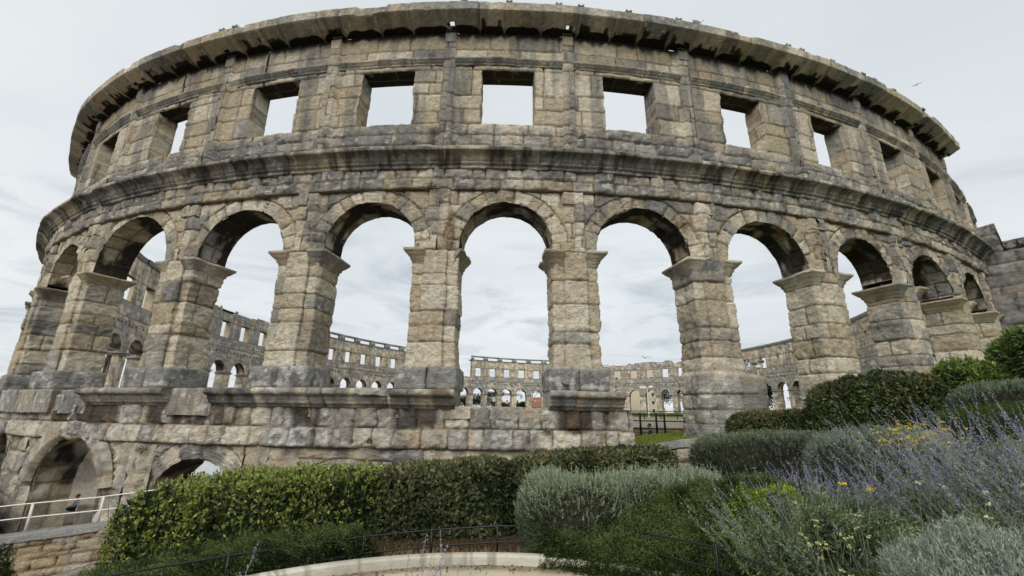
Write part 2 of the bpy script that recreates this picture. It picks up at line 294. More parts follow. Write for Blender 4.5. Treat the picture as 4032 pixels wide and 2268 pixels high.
# --------------------------------------------------- near side, outer face in full detail
def make_pier(i, zb, step, parent, half=.79, pil=.39, seed=0, z1=None, widen=None):
    sc = NEAR[i]; D0, D1 = -.12, -1.42; rnd = random.Random(900 + i); z1 = z1 or Z['IMP'] - .02; 
    poly = [(-half, D1), (-half, D0), (-pil, D0), (-pil, 0), (pil, 0), (pil, D0), (half, D0), (half, D1), (-half, D1)]
    pp, nn = [], []
    for a, b in zip(poly[:-1], poly[1:]):
        a, b = np.array(a), np.array(b); L = np.hypot(*(b - a)); k = max(2, int(L / step)) if L > .2 else 2; t = (b - a) / L
        for j in range(k): pp.append(a + (b - a) * j / k); nn.append((-t[1], t[0]))
    pp, nn = np.array(pp), np.array(nn); nn = nn + .35 * (np.roll(nn, 1, 0) + np.roll(nn, -1, 0)); nn /= np.linalg.norm(nn, axis=1)[:, None]
    lev = courses(zb, z1, .35, 1.05, 77 + i); zz = np.linspace(zb, z1, int((z1 - zb) / step) + 1); n = len(pp); per = np.arange(n) * step
    U, ZZ = np.meshgrid(per, zz, indexing='ij'); zw = ZZ + .03 * (fbm(U * .8, ZZ, i) - .5); k = np.clip(np.searchsorted(lev, zw, side='right'), 1, len(lev) - 1)
    e = np.minimum(np.abs(zw - lev[k - 1]), np.abs(lev[k] - zw)); dsv, ofv = pp[:, 0][:, None] + 0 * ZZ, pp[:, 1][:, None] + 0 * ZZ
    side = np.where(np.abs(dsv) <= pil + .01, 0, np.sign(dsv)); one = hsh(k, i) > .45; sid = np.where(one & (side > 0), 1, np.where(one, 0, side)); r, r2 = hsh(k, sid, i + .5), hsh(k, sid, i + 7.5)
    vj = np.abs(ofv + .75 + .4 * (hsh(k, 3., i) - .5)) ; e2 = np.where((np.abs(dsv) > half - .02), np.minimum(e, np.where(hsh(k, 5., i) > .5, vj, 9)), e)
    uu = dsv * 1. + ofv * .7 + i * 3; h = relief(uu, ZZ, e2, r, .85, groove=.036, seed=i) + (hsh(k, 2., i) - .5) * .035 + .02
    h = h + (fbm(uu * 6, ZZ * 9, i + .3, 3) - .5) * .07 + .05 * sst(1.9, 1.4, ZZ) - np.where(np.abs(dsv) > half - .02, .07 * sst(.64, .80, fbm(ZZ * 1.3, ofv * 1.3, i + np.sign(dsv))), 0)
    if widen is not None: h = h + widen(ZZ, dsv, ofv)
    S, O = sc + dsv + nn[:, 0][:, None] * h, ofv + nn[:, 1][:, None] * h
    lowgrey = .18 + .5 * sst(1.2, .6, ZZ) ; col = tone(dsv + ofv + i * 5, ZZ, e2, r, r2, .16, .55, .35, .12, .1 , seed=i * 3)
    col = mix(col, tone(dsv + ofv + i * 5, ZZ, e2, r, r2, .6, .3, .3, .25, .5, seed=i * 3 + 1), sst(1.6, .9, ZZ))
    mb = MB(); mb.grid(WN(S, O, ZZ), col, wrap=True); return mb.build('pier', M_STONE, parent)
IMPOST = [(0, 0), (.03, .02), (.04, .13), (.09, .16), (.10, .25), (.17, .31), (.25, .40), (.27, .44), (.31, .46), (.32, .56), (0, .57)]
STEP = .043
BAYC = {}
for i in range(-6, 8):
    if i == -6: NEAR[-6] = NEAR[-5] - 5.6
    if i == 7: NEAR[8] = NEAR[7] + 5.2
def widen2(z, ds, of): return np.where(z < 1.45, .10 + .55 * (ds > .5) * sst(1.5, 1.3, z) * (of > -.6), 0) 
for i in range(-6, 9):
    st = STEP if -5 <= i <= 6 else .14
    zb = Z['BASE'] - .02
    if i == 2: zb = -1.3
    if i >= 3: zb = -1.5
    p = make_pier(i, zb, st, arena, widen=widen2 if i == 2 else None)
    z0 = Z['IMP'] - .57; mb = MB()
    if i != 0:
        sweep(mb, [(.38, -.12), (.79, -.12), (.79, -1.42), (-.79, -1.42), (-.79, -.12), (-.38, -.12)][::-1] if False else [(-.38, -.12), (-.79, -.12), (-.79, -1.42), (.79, -1.42), (.79, -.12), (.38, -.12)], [(a, z0 + b) for a, b in IMPOST], NEAR[i], WN, 40 + i, noise_=.008, grey=.25)
        mb.build('capital', M_STONE, p)
    else:
        for pth in ([(-.38, -.12), (-.79, -.12), (-.79, -.75)], [(.79, -.55), (.79, -1.42), (.3, -1.42)]):
            pth = [pth[0], pth[1], pth[2]]; sg = -1
            mb = MB(); sweep(mb, pth if pth[0][0] < 0 else [(.79, -1.42), (.79, -.40), (.60, -.12)], [(a, z0 + b) for a, b in IMPOST], NEAR[i], WN, 41, noise_=.012, grey=.25); mb.build('capital', M_STONE, p)
    if i <= 1 and i >= -6:      # rough plinth block under the pier
        mb = MB()
        for (x0, x1, sd) in ((-1.02, -.05, 1), (-.05, 1.02, 2)):
            mb.rock(WN(NEAR[i] + (x0 + x1) / 2, -.68, 1.09), (1.04, 1.75, .76), GREY, seed=i * 3 + sd, n=44, amp=.07, pw=16, paint=lambda P: tone(P[..., 0] + P[..., 1], P[..., 2], np.full(P.shape[:2], .5), np.full(P.shape[:2], .9), fbm(P[..., 0] * 2, P[..., 1] * 2, P[..., 2] * 2), .75, .2, .2, .05, .6, seed=3), rz=math.atan2(*(np.subtract(WN(NEAR[i] + .5, 0, 0), WN(NEAR[i] - .5, 0, 0))[[1, 0]])))
        mb.build('plinth', M_STONE, p)
ARC_DZ = {-3: 0., -2: 0., -1: 0.}
for i in range(-6, 8):
    st = STEP if -5 <= i <= 6 else .16; s0, s1 = NEAR[i], NEAR[i + 1]; c = (s0 + s1) / 2; Rr = (s1 - s0) / 2 - .80; zs = 7.66 - Rr if Rr < 2.0 else 5.75
    mb = MB(); arch_front(mb, s0, s1, c, Rr, zs, Z['IMP'] - .01, Z['S1'] + .02, -.14, [(s0, .39, .14), (s1, .39, .14)], st, 100 + i, WN, grey=.22 + .12 * (i > 0), rust=.24, ring=.55 if Rr < 2 else .5)
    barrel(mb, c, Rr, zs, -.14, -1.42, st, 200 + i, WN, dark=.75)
    s_ = arc_cols(s0, s1, c, Rr, .25); m_ = 9; ins = np.abs(s_ - c) <= Rr; zb = np.where(ins, zs + np.sqrt(np.maximum(Rr * Rr - (s_ - c) ** 2, 0)), Z['IMP']); v = np.linspace(0, 1, m_)
    S, ZZ = np.repeat(s_[:, None], m_, 1), zb[:, None] * (1 - v) + 11.3 * v; e, r, r2 = blocks(S, ZZ, courses(Z['IMP'], 11.3, .5, .7, i), i); mb.grid(WN(S, -1.42 + 0 * S, ZZ), tone(S, ZZ, e, r, r2, .6, seed=i))
    mb.build('arch', M_STONE, arena)
for i in range(-5, 8):      # moulded capitals where the flat pilasters meet the band
    mb = MB(); z0 = Z['S1'] - .52
    sweep(mb, [(-.40, -.13), (-.40, .0), (.40, .0), (.40, -.13)], [(a, z0 + b) for a, b in [(0, 0), (.03, .03), (.03, .1), (.06, .13), (.08, .24), (.16, .34), (.19, .38), (.2, .53), (0, .54)]], NEAR[i], WN, 60 + i, noise_=.006, grey=.5); mb.build('pilaster_capital', M_STONE, arena)
def strip(name, prof, s0, s1, seed, piece=(1.0, 1.7), grey=.45, rust=.1, lich=.3, step=.045, noise_=.03, sub=.045, crust_shade=None, Wf=WN, m=None, broken=0.0, hole=None, parent=None):
    """a moulding or band swept along the wall, with joints and worn edges"""
    pr = [prof[0]]
    for a, b in zip(prof[:-1], prof[1:]):
        k = max(1, int(math.hypot(b[0] - a[0], b[1] - a[1]) / sub)); pr += [(a[0] + (b[0] - a[0]) * j / k, a[1] + (b[1] - a[1]) * j / k) for j in range(1, k + 1)]
    pr = np.array(pr); s = np.arange(s0, s1 + step, step); S = np.repeat(s[:, None], len(pr), 1); o, zz = pr[None, :, 0] + 0 * S, pr[None, :, 1] + 0 * S
    lp = np.concatenate([[0], np.cumsum(np.hypot(*np.diff(pr, axis=0).T))])[None] + 0 * S
    w = (piece[0] + piece[1]) / 2; x = S / w + 3.3 * hsh(float(seed)); k = np.floor(x); j = lambda q: q + .4 * (hsh(q, seed) - .5); k = np.where(x < j(k), k - 1, np.where(x >= j(k + 1), k + 1, k)); xl = (x - j(k)) / (j(k + 1) - j(k)); e = np.minimum(x - j(k), j(k + 1) - x) * w
    r, r2 = hsh(k, seed, 1.), hsh(k, seed, 2.); mn = o[:, :1]; ext = o - mn
    n1 = (fbm(S * 1.5, lp * 2, seed, 2) - .5) * 2; n2 = (fbm(S * 6, lp * 6, seed + 2, 3) - .5) * 2
    bite = sst(.70 - broken * .3, .80 - broken * .3, fbm(S * 1.1, lp * .6, seed + 6, 2)) * np.clip(.10 + broken * 1.1, 0, .85)
    O = mn + ext * (1 - bite) + (n1 * .35 + n2 * .5) * noise_ - .05 * np.exp(-(e / .025) ** 2) + (r - .5) * .035 * (ext > .05); ZZ = zz + (r2 - .5) * .02 - bite * (ext > .3) * .08 + n2 * noise_ * .4
    cr = None
    if crust_shade is not None: cr, dep = crust_shade(S, lp / lp.max(), xl, k, r); O = O - dep * 0; ZZ = ZZ + dep
    col = tone(S, lp, e, r, r2, grey, .45, .65, rust, lich, crust_shade=cr, seed=seed); mask = None
    if hole is not None: mask = hole(S[:-1, :-1], lp[:-1, :-1] / lp.max())
    mb = MB(); P = Wf(S, O, ZZ); mb.grid(P, col, mask)
    for k_ in (0, -1): n_ = P.shape[1]; mb.raw(np.vstack([P[k_], P[k_].mean(0)[None]]), [(j_, (j_ + 1) % n_, n_, n_) for j_ in range(n_)], np.vstack([col[k_], col[k_].mean(0)[None]]))
    return mb.build(name, m or M_STONE, parent or arena)
sA, sB = NEAR[-6], NEAR[8]
# frieze course above the arches, with its dark overhang, then rough blocks
def band(name, s0, s1, z0, z1, off, seed, lev=None, grey=.5, rust=.1, lich=.3, warm=.5, amp=1.1, step=STEP, lip=0.0, bs=(.7, 1.3), crust_shade=None, Wf=WN, parent=None, jut=None):
    n = max(2, int((z1 - z0) / step)); z = np.concatenate([[z0, z0], np.linspace(z0, z1, n + 1)[1:], [z1]]) if True else None
    s = np.arange(s0, s1 + step, step); S, ZZ = np.meshgrid(s, z, indexing='ij'); lev = np.array(lev if lev is not None else [z0, z1]); e, r, r2 = blocks(S, ZZ, lev, seed, *bs)
    O = off + relief(S, ZZ, e, r, amp, seed=seed, groove=.06)
    if jut is not None: O = O + jut(S, ZZ)
    O[:, 0] = off - .3; O[:, -1] = off - .3
    mb = MB(); cr = crust_shade(S, ZZ) if crust_shade else None; mb.grid(Wf(S, O, ZZ), tone(S, ZZ, e, r, r2, grey, warm, .5, rust, lich, seed=seed, crust_shade=cr)); return mb.build(name, M_STONE, parent or arena)
band('frieze', sA, sB, Z['S1'], Z['C1'] + .02, .03, 301, [Z['S1'], 8.58, Z['C1'] + .02], grey=.5, lich=.55, rust=.22, amp=1.3, bs=(.6, 1.15))
def c1stain(S, l, xl, k, r): return sst(.42, .74, fbm(S * 3.2, l * 1.1, 5., 3)) * (.45 + .9 * fbm(S * 13, l * 2, 9., 2)) * .85 * sst(.85, .6, l), 0 * S
strip('cornice', [(-.05, 8.95), (.10, 8.96), (.12, 9.10), (.20, 9.11), (.22, 9.20), (.28, 9.22), (.30, 9.30), (.36, 9.38), (.48, 9.44), (.58, 9.46), (.60, 9.49), (.60, 9.60), (.50, 9.63), (-.30, 9.76)], sA, sB, 302, (1.5, 2.1), grey=.62, rust=.0, lich=.4, crust_shade=c1stain, noise_=.014)
# window storey
OU = -.24
def wall_holes(name, i, z0, z1, off, seed, pil, hw, zt, zl, thick, step, Wf=WN, inner=True):
    s0, s1 = NEAR[i], NEAR[i + 1]; c = (s0 + s1) / 2; mb = MB(); rnd = random.Random(seed)
    c += rnd.uniform(-.06, .06); hw = hw + rnd.uniform(-.06, .04); eps = 1e-3
    lin = lambda a, b: np.linspace(a, b, max(2, int(abs(b - a) / step) + 1))
    s = np.concatenate([lin(s0, c - hw)[:-1], lin(c - hw, c + hw)[:-1], lin(c + hw, s1)]); z = np.concatenate([lin(z0, zl)[:-1], lin(zl, zt)[:-1], lin(zt, z1)]); S, ZZ = np.meshgrid(s, z, indexing='ij')
    lev = np.concatenate([[z0, 10.35, 10.82, zl], courses(zl, zt, .55, 1.0, seed)[1:], [Z['S2'] + .0, 15.0], [z1]]); lev = np.unique(np.round(lev, 3)); e, r, r2 = blocks(S, ZZ, lev, seed, .95, 2.0)
    lint = (ZZ > zt) & (ZZ < Z['S2'] - .02); e = np.where(lint & (np.abs(S - c) < hw + .35), np.minimum(np.minimum(ZZ - zt + .05, .3), np.abs(np.abs(S - c) - hw - .35)), e)
    onp = (np.abs(S - s0) < pil) | (np.abs(S - s1) < pil); O = off - .12 + np.where(onp, .12, 0) + np.where(onp & (ZZ < 10.6), .2, 0); amp = np.where(ZZ < 11.3, 1.2, np.where(ZZ > Z['S2'], .4, .6))
    h = relief(S, ZZ, e, r, amp, seed=seed) ; O = O + h; ds = (fbm(S * 2.4, ZZ * 2.4, seed + 7, 2) - .5) * .16 * ((np.abs(np.abs(S - c) - hw) < .25) & (ZZ < zt) & (ZZ > zl))
    inx = (s[:-1] >= c - hw - eps) & (s[:-1] < c + hw - eps); inz = (z[:-1] >= zl - eps) & (z[:-1] < zt - eps); mask = ~(inx[:, None] & inz[None])
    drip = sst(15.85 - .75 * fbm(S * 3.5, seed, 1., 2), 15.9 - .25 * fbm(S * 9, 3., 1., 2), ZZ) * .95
    gr = np.where(onp, .55, .20) + .55 * sst(11.2, 10.7, ZZ); A_ = tone(S, ZZ, e, r, r2, .24, .56, .7, .0, 0, crust_shade=drip, seed=seed); B_ = tone(S, ZZ, e, r, r2, .70, .3, .5, .05, .25, seed=seed + 1); col = mix(A_, B_, np.clip(sst(11.25, 10.95, ZZ) + .55 * onp, 0, 1) * (.55 + .45 * (ZZ < 11.3)))
    P = Wf(S + ds, O, ZZ); mb.grid(P, col, mask)
    # reveals
    ia, ib = int(np.argmin(np.abs(s - (c - hw)))), int(np.argmin(np.abs(s - (c + hw)))); ja, jb = int(np.argmin(np.abs(z - zl))), int(np.argmin(np.abs(z - zt)))
    nd = max(3, int(thick / step)); dd = np.linspace(0, thick, nd + 1)
    for (fix, rng_, ax) in ((ia, (ja, jb), 0), (ib, (ja, jb), 0), (ja, (ia, ib), 1), (jb, (ia, ib), 1)):
        if ax == 0: Sx, Zx, Ox, dx = S[fix, rng_[0]:rng_[1] + 1], ZZ[fix, rng_[0]:rng_[1] + 1], O[fix, rng_[0]:rng_[1] + 1], ds[fix, rng_[0]:rng_[1] + 1]
        else: Sx, Zx, Ox, dx = S[rng_[0]:rng_[1] + 1, fix], ZZ[rng_[0]:rng_[1] + 1, fix], O[rng_[0]:rng_[1] + 1, fix], ds[rng_[0]:rng_[1] + 1, fix]
        OO = Ox[:, None] * (1 - dd / thick) + (off - .12 - thick) * dd / thick; SS = (Sx + dx)[:, None] + 0 * OO; Zg = Zx[:, None] + 0 * OO; e, r, r2 = blocks(OO, Zg, lev, seed + 9) if ax == 0 else blocks(SS, OO, np.array([-3, -1.6, -.9, 0]), seed + 9)
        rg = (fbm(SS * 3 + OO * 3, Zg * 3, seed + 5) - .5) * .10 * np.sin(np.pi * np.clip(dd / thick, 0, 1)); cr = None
        if ax == 1 and fix == jb: cr = np.full_like(SS, .95) * sst(.15, .35, fbm(SS * 1.5, OO * 2, seed))  # window head nearly all black; jambs blacker towards top and back
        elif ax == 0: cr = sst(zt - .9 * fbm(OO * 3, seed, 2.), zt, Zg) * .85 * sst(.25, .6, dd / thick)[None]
        SS2, Z2 = (SS + rg, Zg) if ax == 0 else (SS, Zg + rg); mb.grid(Wf(SS2, OO, Z2), tone(OO, Zg, e, r, r2, .25, .6, .3, .1, crust_shade=cr, seed=seed))
    if inner:
        st = .3; s = np.concatenate([np.linspace(s0, c - hw, 5)[:-1], np.linspace(c - hw, c + hw, 6)[:-1], np.linspace(c + hw, s1, 5)]); z = np.concatenate([np.linspace(z0, zl, 5)[:-1], np.linspace(zl, zt, 7)[:-1], np.linspace(zt, z1, 5)]); S, ZZ = np.meshgrid(s, z, indexing='ij')
        inx = (s[:-1] >= c - hw - eps) & (s[:-1] < c + hw - eps); inz = (z[:-1] >= zl - eps) & (z[:-1] < zt - eps); mb.grid(Wf(S, off - .12 - thick + 0 * S, ZZ), TAN * .9, ~(inx[:, None] & inz[None]))
    return mb.build(name, M_STONE, arena)
for i in range(-6, 8):
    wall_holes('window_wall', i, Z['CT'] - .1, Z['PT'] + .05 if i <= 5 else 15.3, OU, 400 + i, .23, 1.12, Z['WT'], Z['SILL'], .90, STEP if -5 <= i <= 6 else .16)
    s0, s1 = NEAR[i] + .25, NEAR[i + 1] - .25
    strip('window_moulding', [(OU - .14, 14.15), (OU - .08, 14.16), (OU - .07, 14.25), (OU - .02, 14.27), (OU + .02, 14.34), (OU + .07, 14.37), (OU + .08, 14.43), (OU - .16, 14.46)], s0, s1, 500 + i, (1.0, 1.7), grey=.6, lich=.1, noise_=.012, sub=.04)
def pockets(S, l, xl, k, r):  # shade of the soffit hollows painted black, with crust streaks beyond them
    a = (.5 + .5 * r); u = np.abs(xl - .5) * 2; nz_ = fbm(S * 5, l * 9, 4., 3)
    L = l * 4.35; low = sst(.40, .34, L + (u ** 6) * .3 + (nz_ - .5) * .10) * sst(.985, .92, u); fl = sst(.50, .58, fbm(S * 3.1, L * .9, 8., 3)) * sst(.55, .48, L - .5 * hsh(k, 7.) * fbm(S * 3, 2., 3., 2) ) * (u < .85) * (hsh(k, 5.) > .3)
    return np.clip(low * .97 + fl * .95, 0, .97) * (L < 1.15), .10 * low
_h = [NEAR[i] for i in range(-4, 7)]
def cor_hole(S, l):
    m = np.ones(S.shape, bool)
    for p in _h: m &= ~((np.abs(S - p) < .14) & (((l > .088) & (l < .125)) | ((l > .50) & (l < .76))))
    return m
strip('top_cornice', [(OU - .14, 15.78), (OU - .05, 15.84), (OU + .12, 15.88), (OU + .30, 15.96), (OU + .48, 16.03), (OU + .62, 16.11), (OU + .70, 16.13), (OU + .72, 16.16), (OU + .80, 16.18), (OU + .82, 16.56), (OU + .76, 16.63), (OU - .10, 16.66), (OU - .95, 16.68), (OU - 1.0, 15.7)], NEAR[-6] + .3, NEAR[6] + .35, 600, (1.1, 1.6), grey=.30, rust=.05, lich=.2, crust_shade=pockets, noise_=.012, hole=cor_hole)
for i in range(-5, 7):      # brackets that carried the awning masts
    mb = MB(); sweep(mb, [(-.22, OU - .13), (-.22, OU + .02), (.22, OU + .02), (.22, OU - .13)], [(0, 15.3), (.0, 15.75), (.05, 15.8), (.14, 15.86), (.22, 15.92), (0, 15.93)], NEAR[i], WN, 620 + i, noise_=.008, grey=.5); mb.build('mast_bracket', M_STONE, arena)
for k, sx in enumerate((-10.2, -9.5, 0.6, 2.4, 4.4, 5.3, 7.3, 9.5, 15.0, 15.8, 17.7, 19.9, 20.8, 22.5, 25.6)):
    mb = MB(); b = WN(sx, OU + .60, 16.60); rz = math.atan2(*(np.subtract(WN(sx + .5, 0, 0), WN(sx - .5, 0, 0))[[1, 0]]))
    for d in (-.09, .09): mb.box(WN(sx + d, OU + .62, 16.67), (.08, .35, .12), GREY * 1.1, rz)
    mb.box(WN(sx, OU + .60, 16.64), (.14, .4, .05), GREY, rz); mb.build('gutter_stone', M_STONE, arena)
# ledge, parapet and lowest storey (left, where the ground falls away)
LEDGE = [(-.02, .10), (.08, .12), (.10, .20), (.20, .23), (.22, .32), (.28, .36), (.30, .46), (.44, .51), (.50, .54), (.50, .66), (.44, .72), (-.3, .76), (-1.42, .76), (-1.42, -.3)]
N_ = NEAR
for k, (a, b, br) in enumerate(((N_[-5] - 3, N_[-4] + .9, .1), (N_[-3] + 3.3, N_[-2] + 1.3, .08), (N_[-2] + 3.0, N_[-1] + 1.7, .12), (N_[-1] + 1.7, N_[-1] + 3.9, .62), (N_[-1] + 3.9, N_[0] + .9, .0), (N_[1] - 1.0, N_[1] + 1.35, .02))):
    strip('ledge', LEDGE, a, b, 700 + k, (1.2, 1.9), grey=.62, rust=.12, lich=.35, noise_=.016, broken=br, crust_shade=lambda S, l, xl, kk, r: (sst(.25, .1, l) * .0 + sst(.5, .7, fbm(S * 2, l * 3, 2.)) * .6 * (l < .35), 0 * S))
def parapet(name, a, b, top, seed, th=1.45, off=.02, step=.07, z0=-.2):
    nz = int((top - z0) / step) + 1; p = [(off, z0 + (top - z0) * j / nz) for j in range(nz + 1)] + [(off - .1, top + .02), (off - th, top + .02), (off - th, z0)]
    return strip(name, p, a, b, seed, (.8, 1.4), grey=.6, rust=.1, lich=.5, noise_=.05)
parapet('parapet', N_[-5] - 2, N_[0] + .82, .66, 719, off=-.06, th=1.3); parapet('parapet', N_[-4] + .9, N_[-3] + 1.25, .70, 720, off=.22); parapet('parapet', N_[-3] + 1.2, N_[-3] + 3.3, .48, 723, off=.05); parapet('parapet', N_[-2] + 1.25, N_[-2] + 3.05, .70, 721, off=.12); parapet('parapet', N_[0] + .8, N_[1] - 1.0, .17, 722)
def lowstain(S, ZZ): return 0 * S
rustcol = lambda S, ZZ: 0
def lower_zone():
    # two block courses under the ledge, heavily stained
    s0, s1 = N_[-6], N_[1] + 1.72; z0, z1 = Z['LSTR'], .14; step = STEP
    s = np.arange(s0, s1, step); z = np.concatenate([[z0, z0], np.arange(z0, z1, step)[1:], [z1]]); S, ZZ = np.meshgrid(s, z, indexing='ij'); lev = np.array([z0, -.52, z1]); e, r, r2 = blocks(S, ZZ, lev, 731, .7, 1.35)
    O = .04 + relief(S, ZZ, e, r, 1.7, seed=731, groove=.08) + .05 * (ZZ < -.52); O[:, 0] = -.3
    c = tone(S, ZZ, e, r, r2, .34, .12, .3, .08, .8, seed=731)
    under = np.zeros_like(S)
    for a, b in ((N_[-4] - 1, N_[-4] + .9), (N_[-3] + 1.3, N_[-2] - 1), (N_[-2] + .3, N_[-1] - 1.2), (N_[-1] + .6, N_[-1] + 1.6), (N_[0] - 1.0, N_[0] + .45), (N_[1] - .75, N_[1] + .9)): under = np.maximum(under, sst(a - .15, a + .15, S) * sst(b + .15, b - .15, S))
    st = under * sst(-.62, -.45, ZZ + .35 * (fbm(S * 2.3, 4., 4., 3) - .5)) * sst(.40, .56, fbm(S * 2.2, ZZ * .8, 12., 3) + .12); c = mix(c, mix(np.array((.10, .066, .042)), DARK * .6, sst(.3, .7, fbm(S * 5, ZZ * 3, 2.))), st * .92)
    c = mix(c, np.array((.34, .22, .12)), sst(.62, .78, fbm(S * .6, ZZ * .9, 33., 3)) * .45)
    mb = MB(); mb.grid(WN(S, O, ZZ), c)
    SS, OO = np.meshgrid(np.array([s1 - step, s1]), np.array([.03, -.5, -1.42]), indexing='ij')
    zz = np.linspace(-1.6, .14, 26); oo = np.linspace(.02, -1.42, 18); A_, B_ = np.meshgrid(zz, oo, indexing='ij'); e, r, r2 = blocks(B_, A_, lev, 732); mb.grid(WN(s1 + .0 + relief(B_, A_, e, r, 1.5, seed=3) - .03, B_, A_), tone(B_, A_, e, r, r2, .4, lichen=.5))
    A_, B_ = np.meshgrid(np.arange(N_[-6], s1, .25), np.linspace(-.0, -1.42, 6), indexing='ij'); mb.grid(WN(A_, B_, .13), tuple(GREY)); mb.grid(WN(A_[:, :2] , -1.42 + 0 * A_[:, :2], np.array([[-1.3, .13]]) + 0 * A_[:, :2]), tuple(GREY)); mb.build('lower_courses', M_STONE, arena)
lower_zone()
LARCH = {-5: -1.25, -4: -1.1, -3: -1.05, -2: -1.60, -1: -2.1, 0: -2.3}
for i in range(-6, 2):
    s0, s1 = N_[i], (N_[i + 1] if i < 1 else N_[1] + 1.72); c = (s0 + s1) / 2 - (.15 if i == -3 else 0); Rr = (s1 - s0) / 2 - .95; mb = MB()
    if i < 1:
        if i == -4: c -= .85; Rr = 1.0
        ap = LARCH.get(i, -1.3); Rr = min(Rr, 2.0) if i == -3 else min(Rr, 1.75); zs = ap - Rr
        arch_front(mb, s0, s1, c, Rr, zs, Z['GR'], Z['LSTR'] + .02, -.12, [(s0, .45, .12), (s1, .45, .12)], .085 if i > -5 else .16, 750 + i, WN, ring=.62, grey=.42, rust=.18, lichen=.35, warm=.45, amp=1.3, lohi=(.6, .9))
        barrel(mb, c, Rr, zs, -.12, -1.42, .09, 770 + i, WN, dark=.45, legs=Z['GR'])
        mb.build('lower_arch', M_STONE, arena)
        if i == -3:        # the raised arch ring that cuts through the band of blocks
            a = np.linspace(.15, math.pi - .15, 60); rr = np.linspace(Rr + .02, Rr + .62, 9); A_, B_ = np.meshgrid(a, rr, indexing='ij'); x = A_ / math.pi * 9; e = np.abs(x - np.round(x)) * .6; r = hsh(np.floor(x + .5), 4.); h = relief(A_ * 2, B_, e, r, .8, seed=9); S = c - B_ * np.cos(A_); ZZ = zs + B_ * np.sin(A_); O = .11 + h; O[:, -1] = -.1; O[:, 0] = -.1
            mb = MB(); mb.grid(WN(S, O, ZZ), tone(S, ZZ, e, r, r, .45, lichen=.6, seed=8)); mb.build('arch_ring', M_STONE, arena)
    else:
        arch = band('lower_wall', s0, s1, Z['GR'], Z['LSTR'] + .02, -.1, 790, courses(Z['GR'], Z['LSTR'] + .02, .6, .9, 3), grey=.4, rust=.4, lich=.3, step=.09)
for i in range(-4, 2):
    mb = MB(); z0 = Z['LSTR'] - .52; sweep(mb, [(-.46, -.13), (-.46, .0), (.46, .0), (.46, -.13)], [(a, z0 + b) for a, b in [(0, 0), (.03, .03), (.04, .12), (.08, .15), (.10, .27), (.20, .36), (.24, .40), (.25, .53), (0, .54)]], N_[i], WN, 810 + i, noise_=.02, grey=.3); mb.build('pilaster_capital', M_STONE, arena)

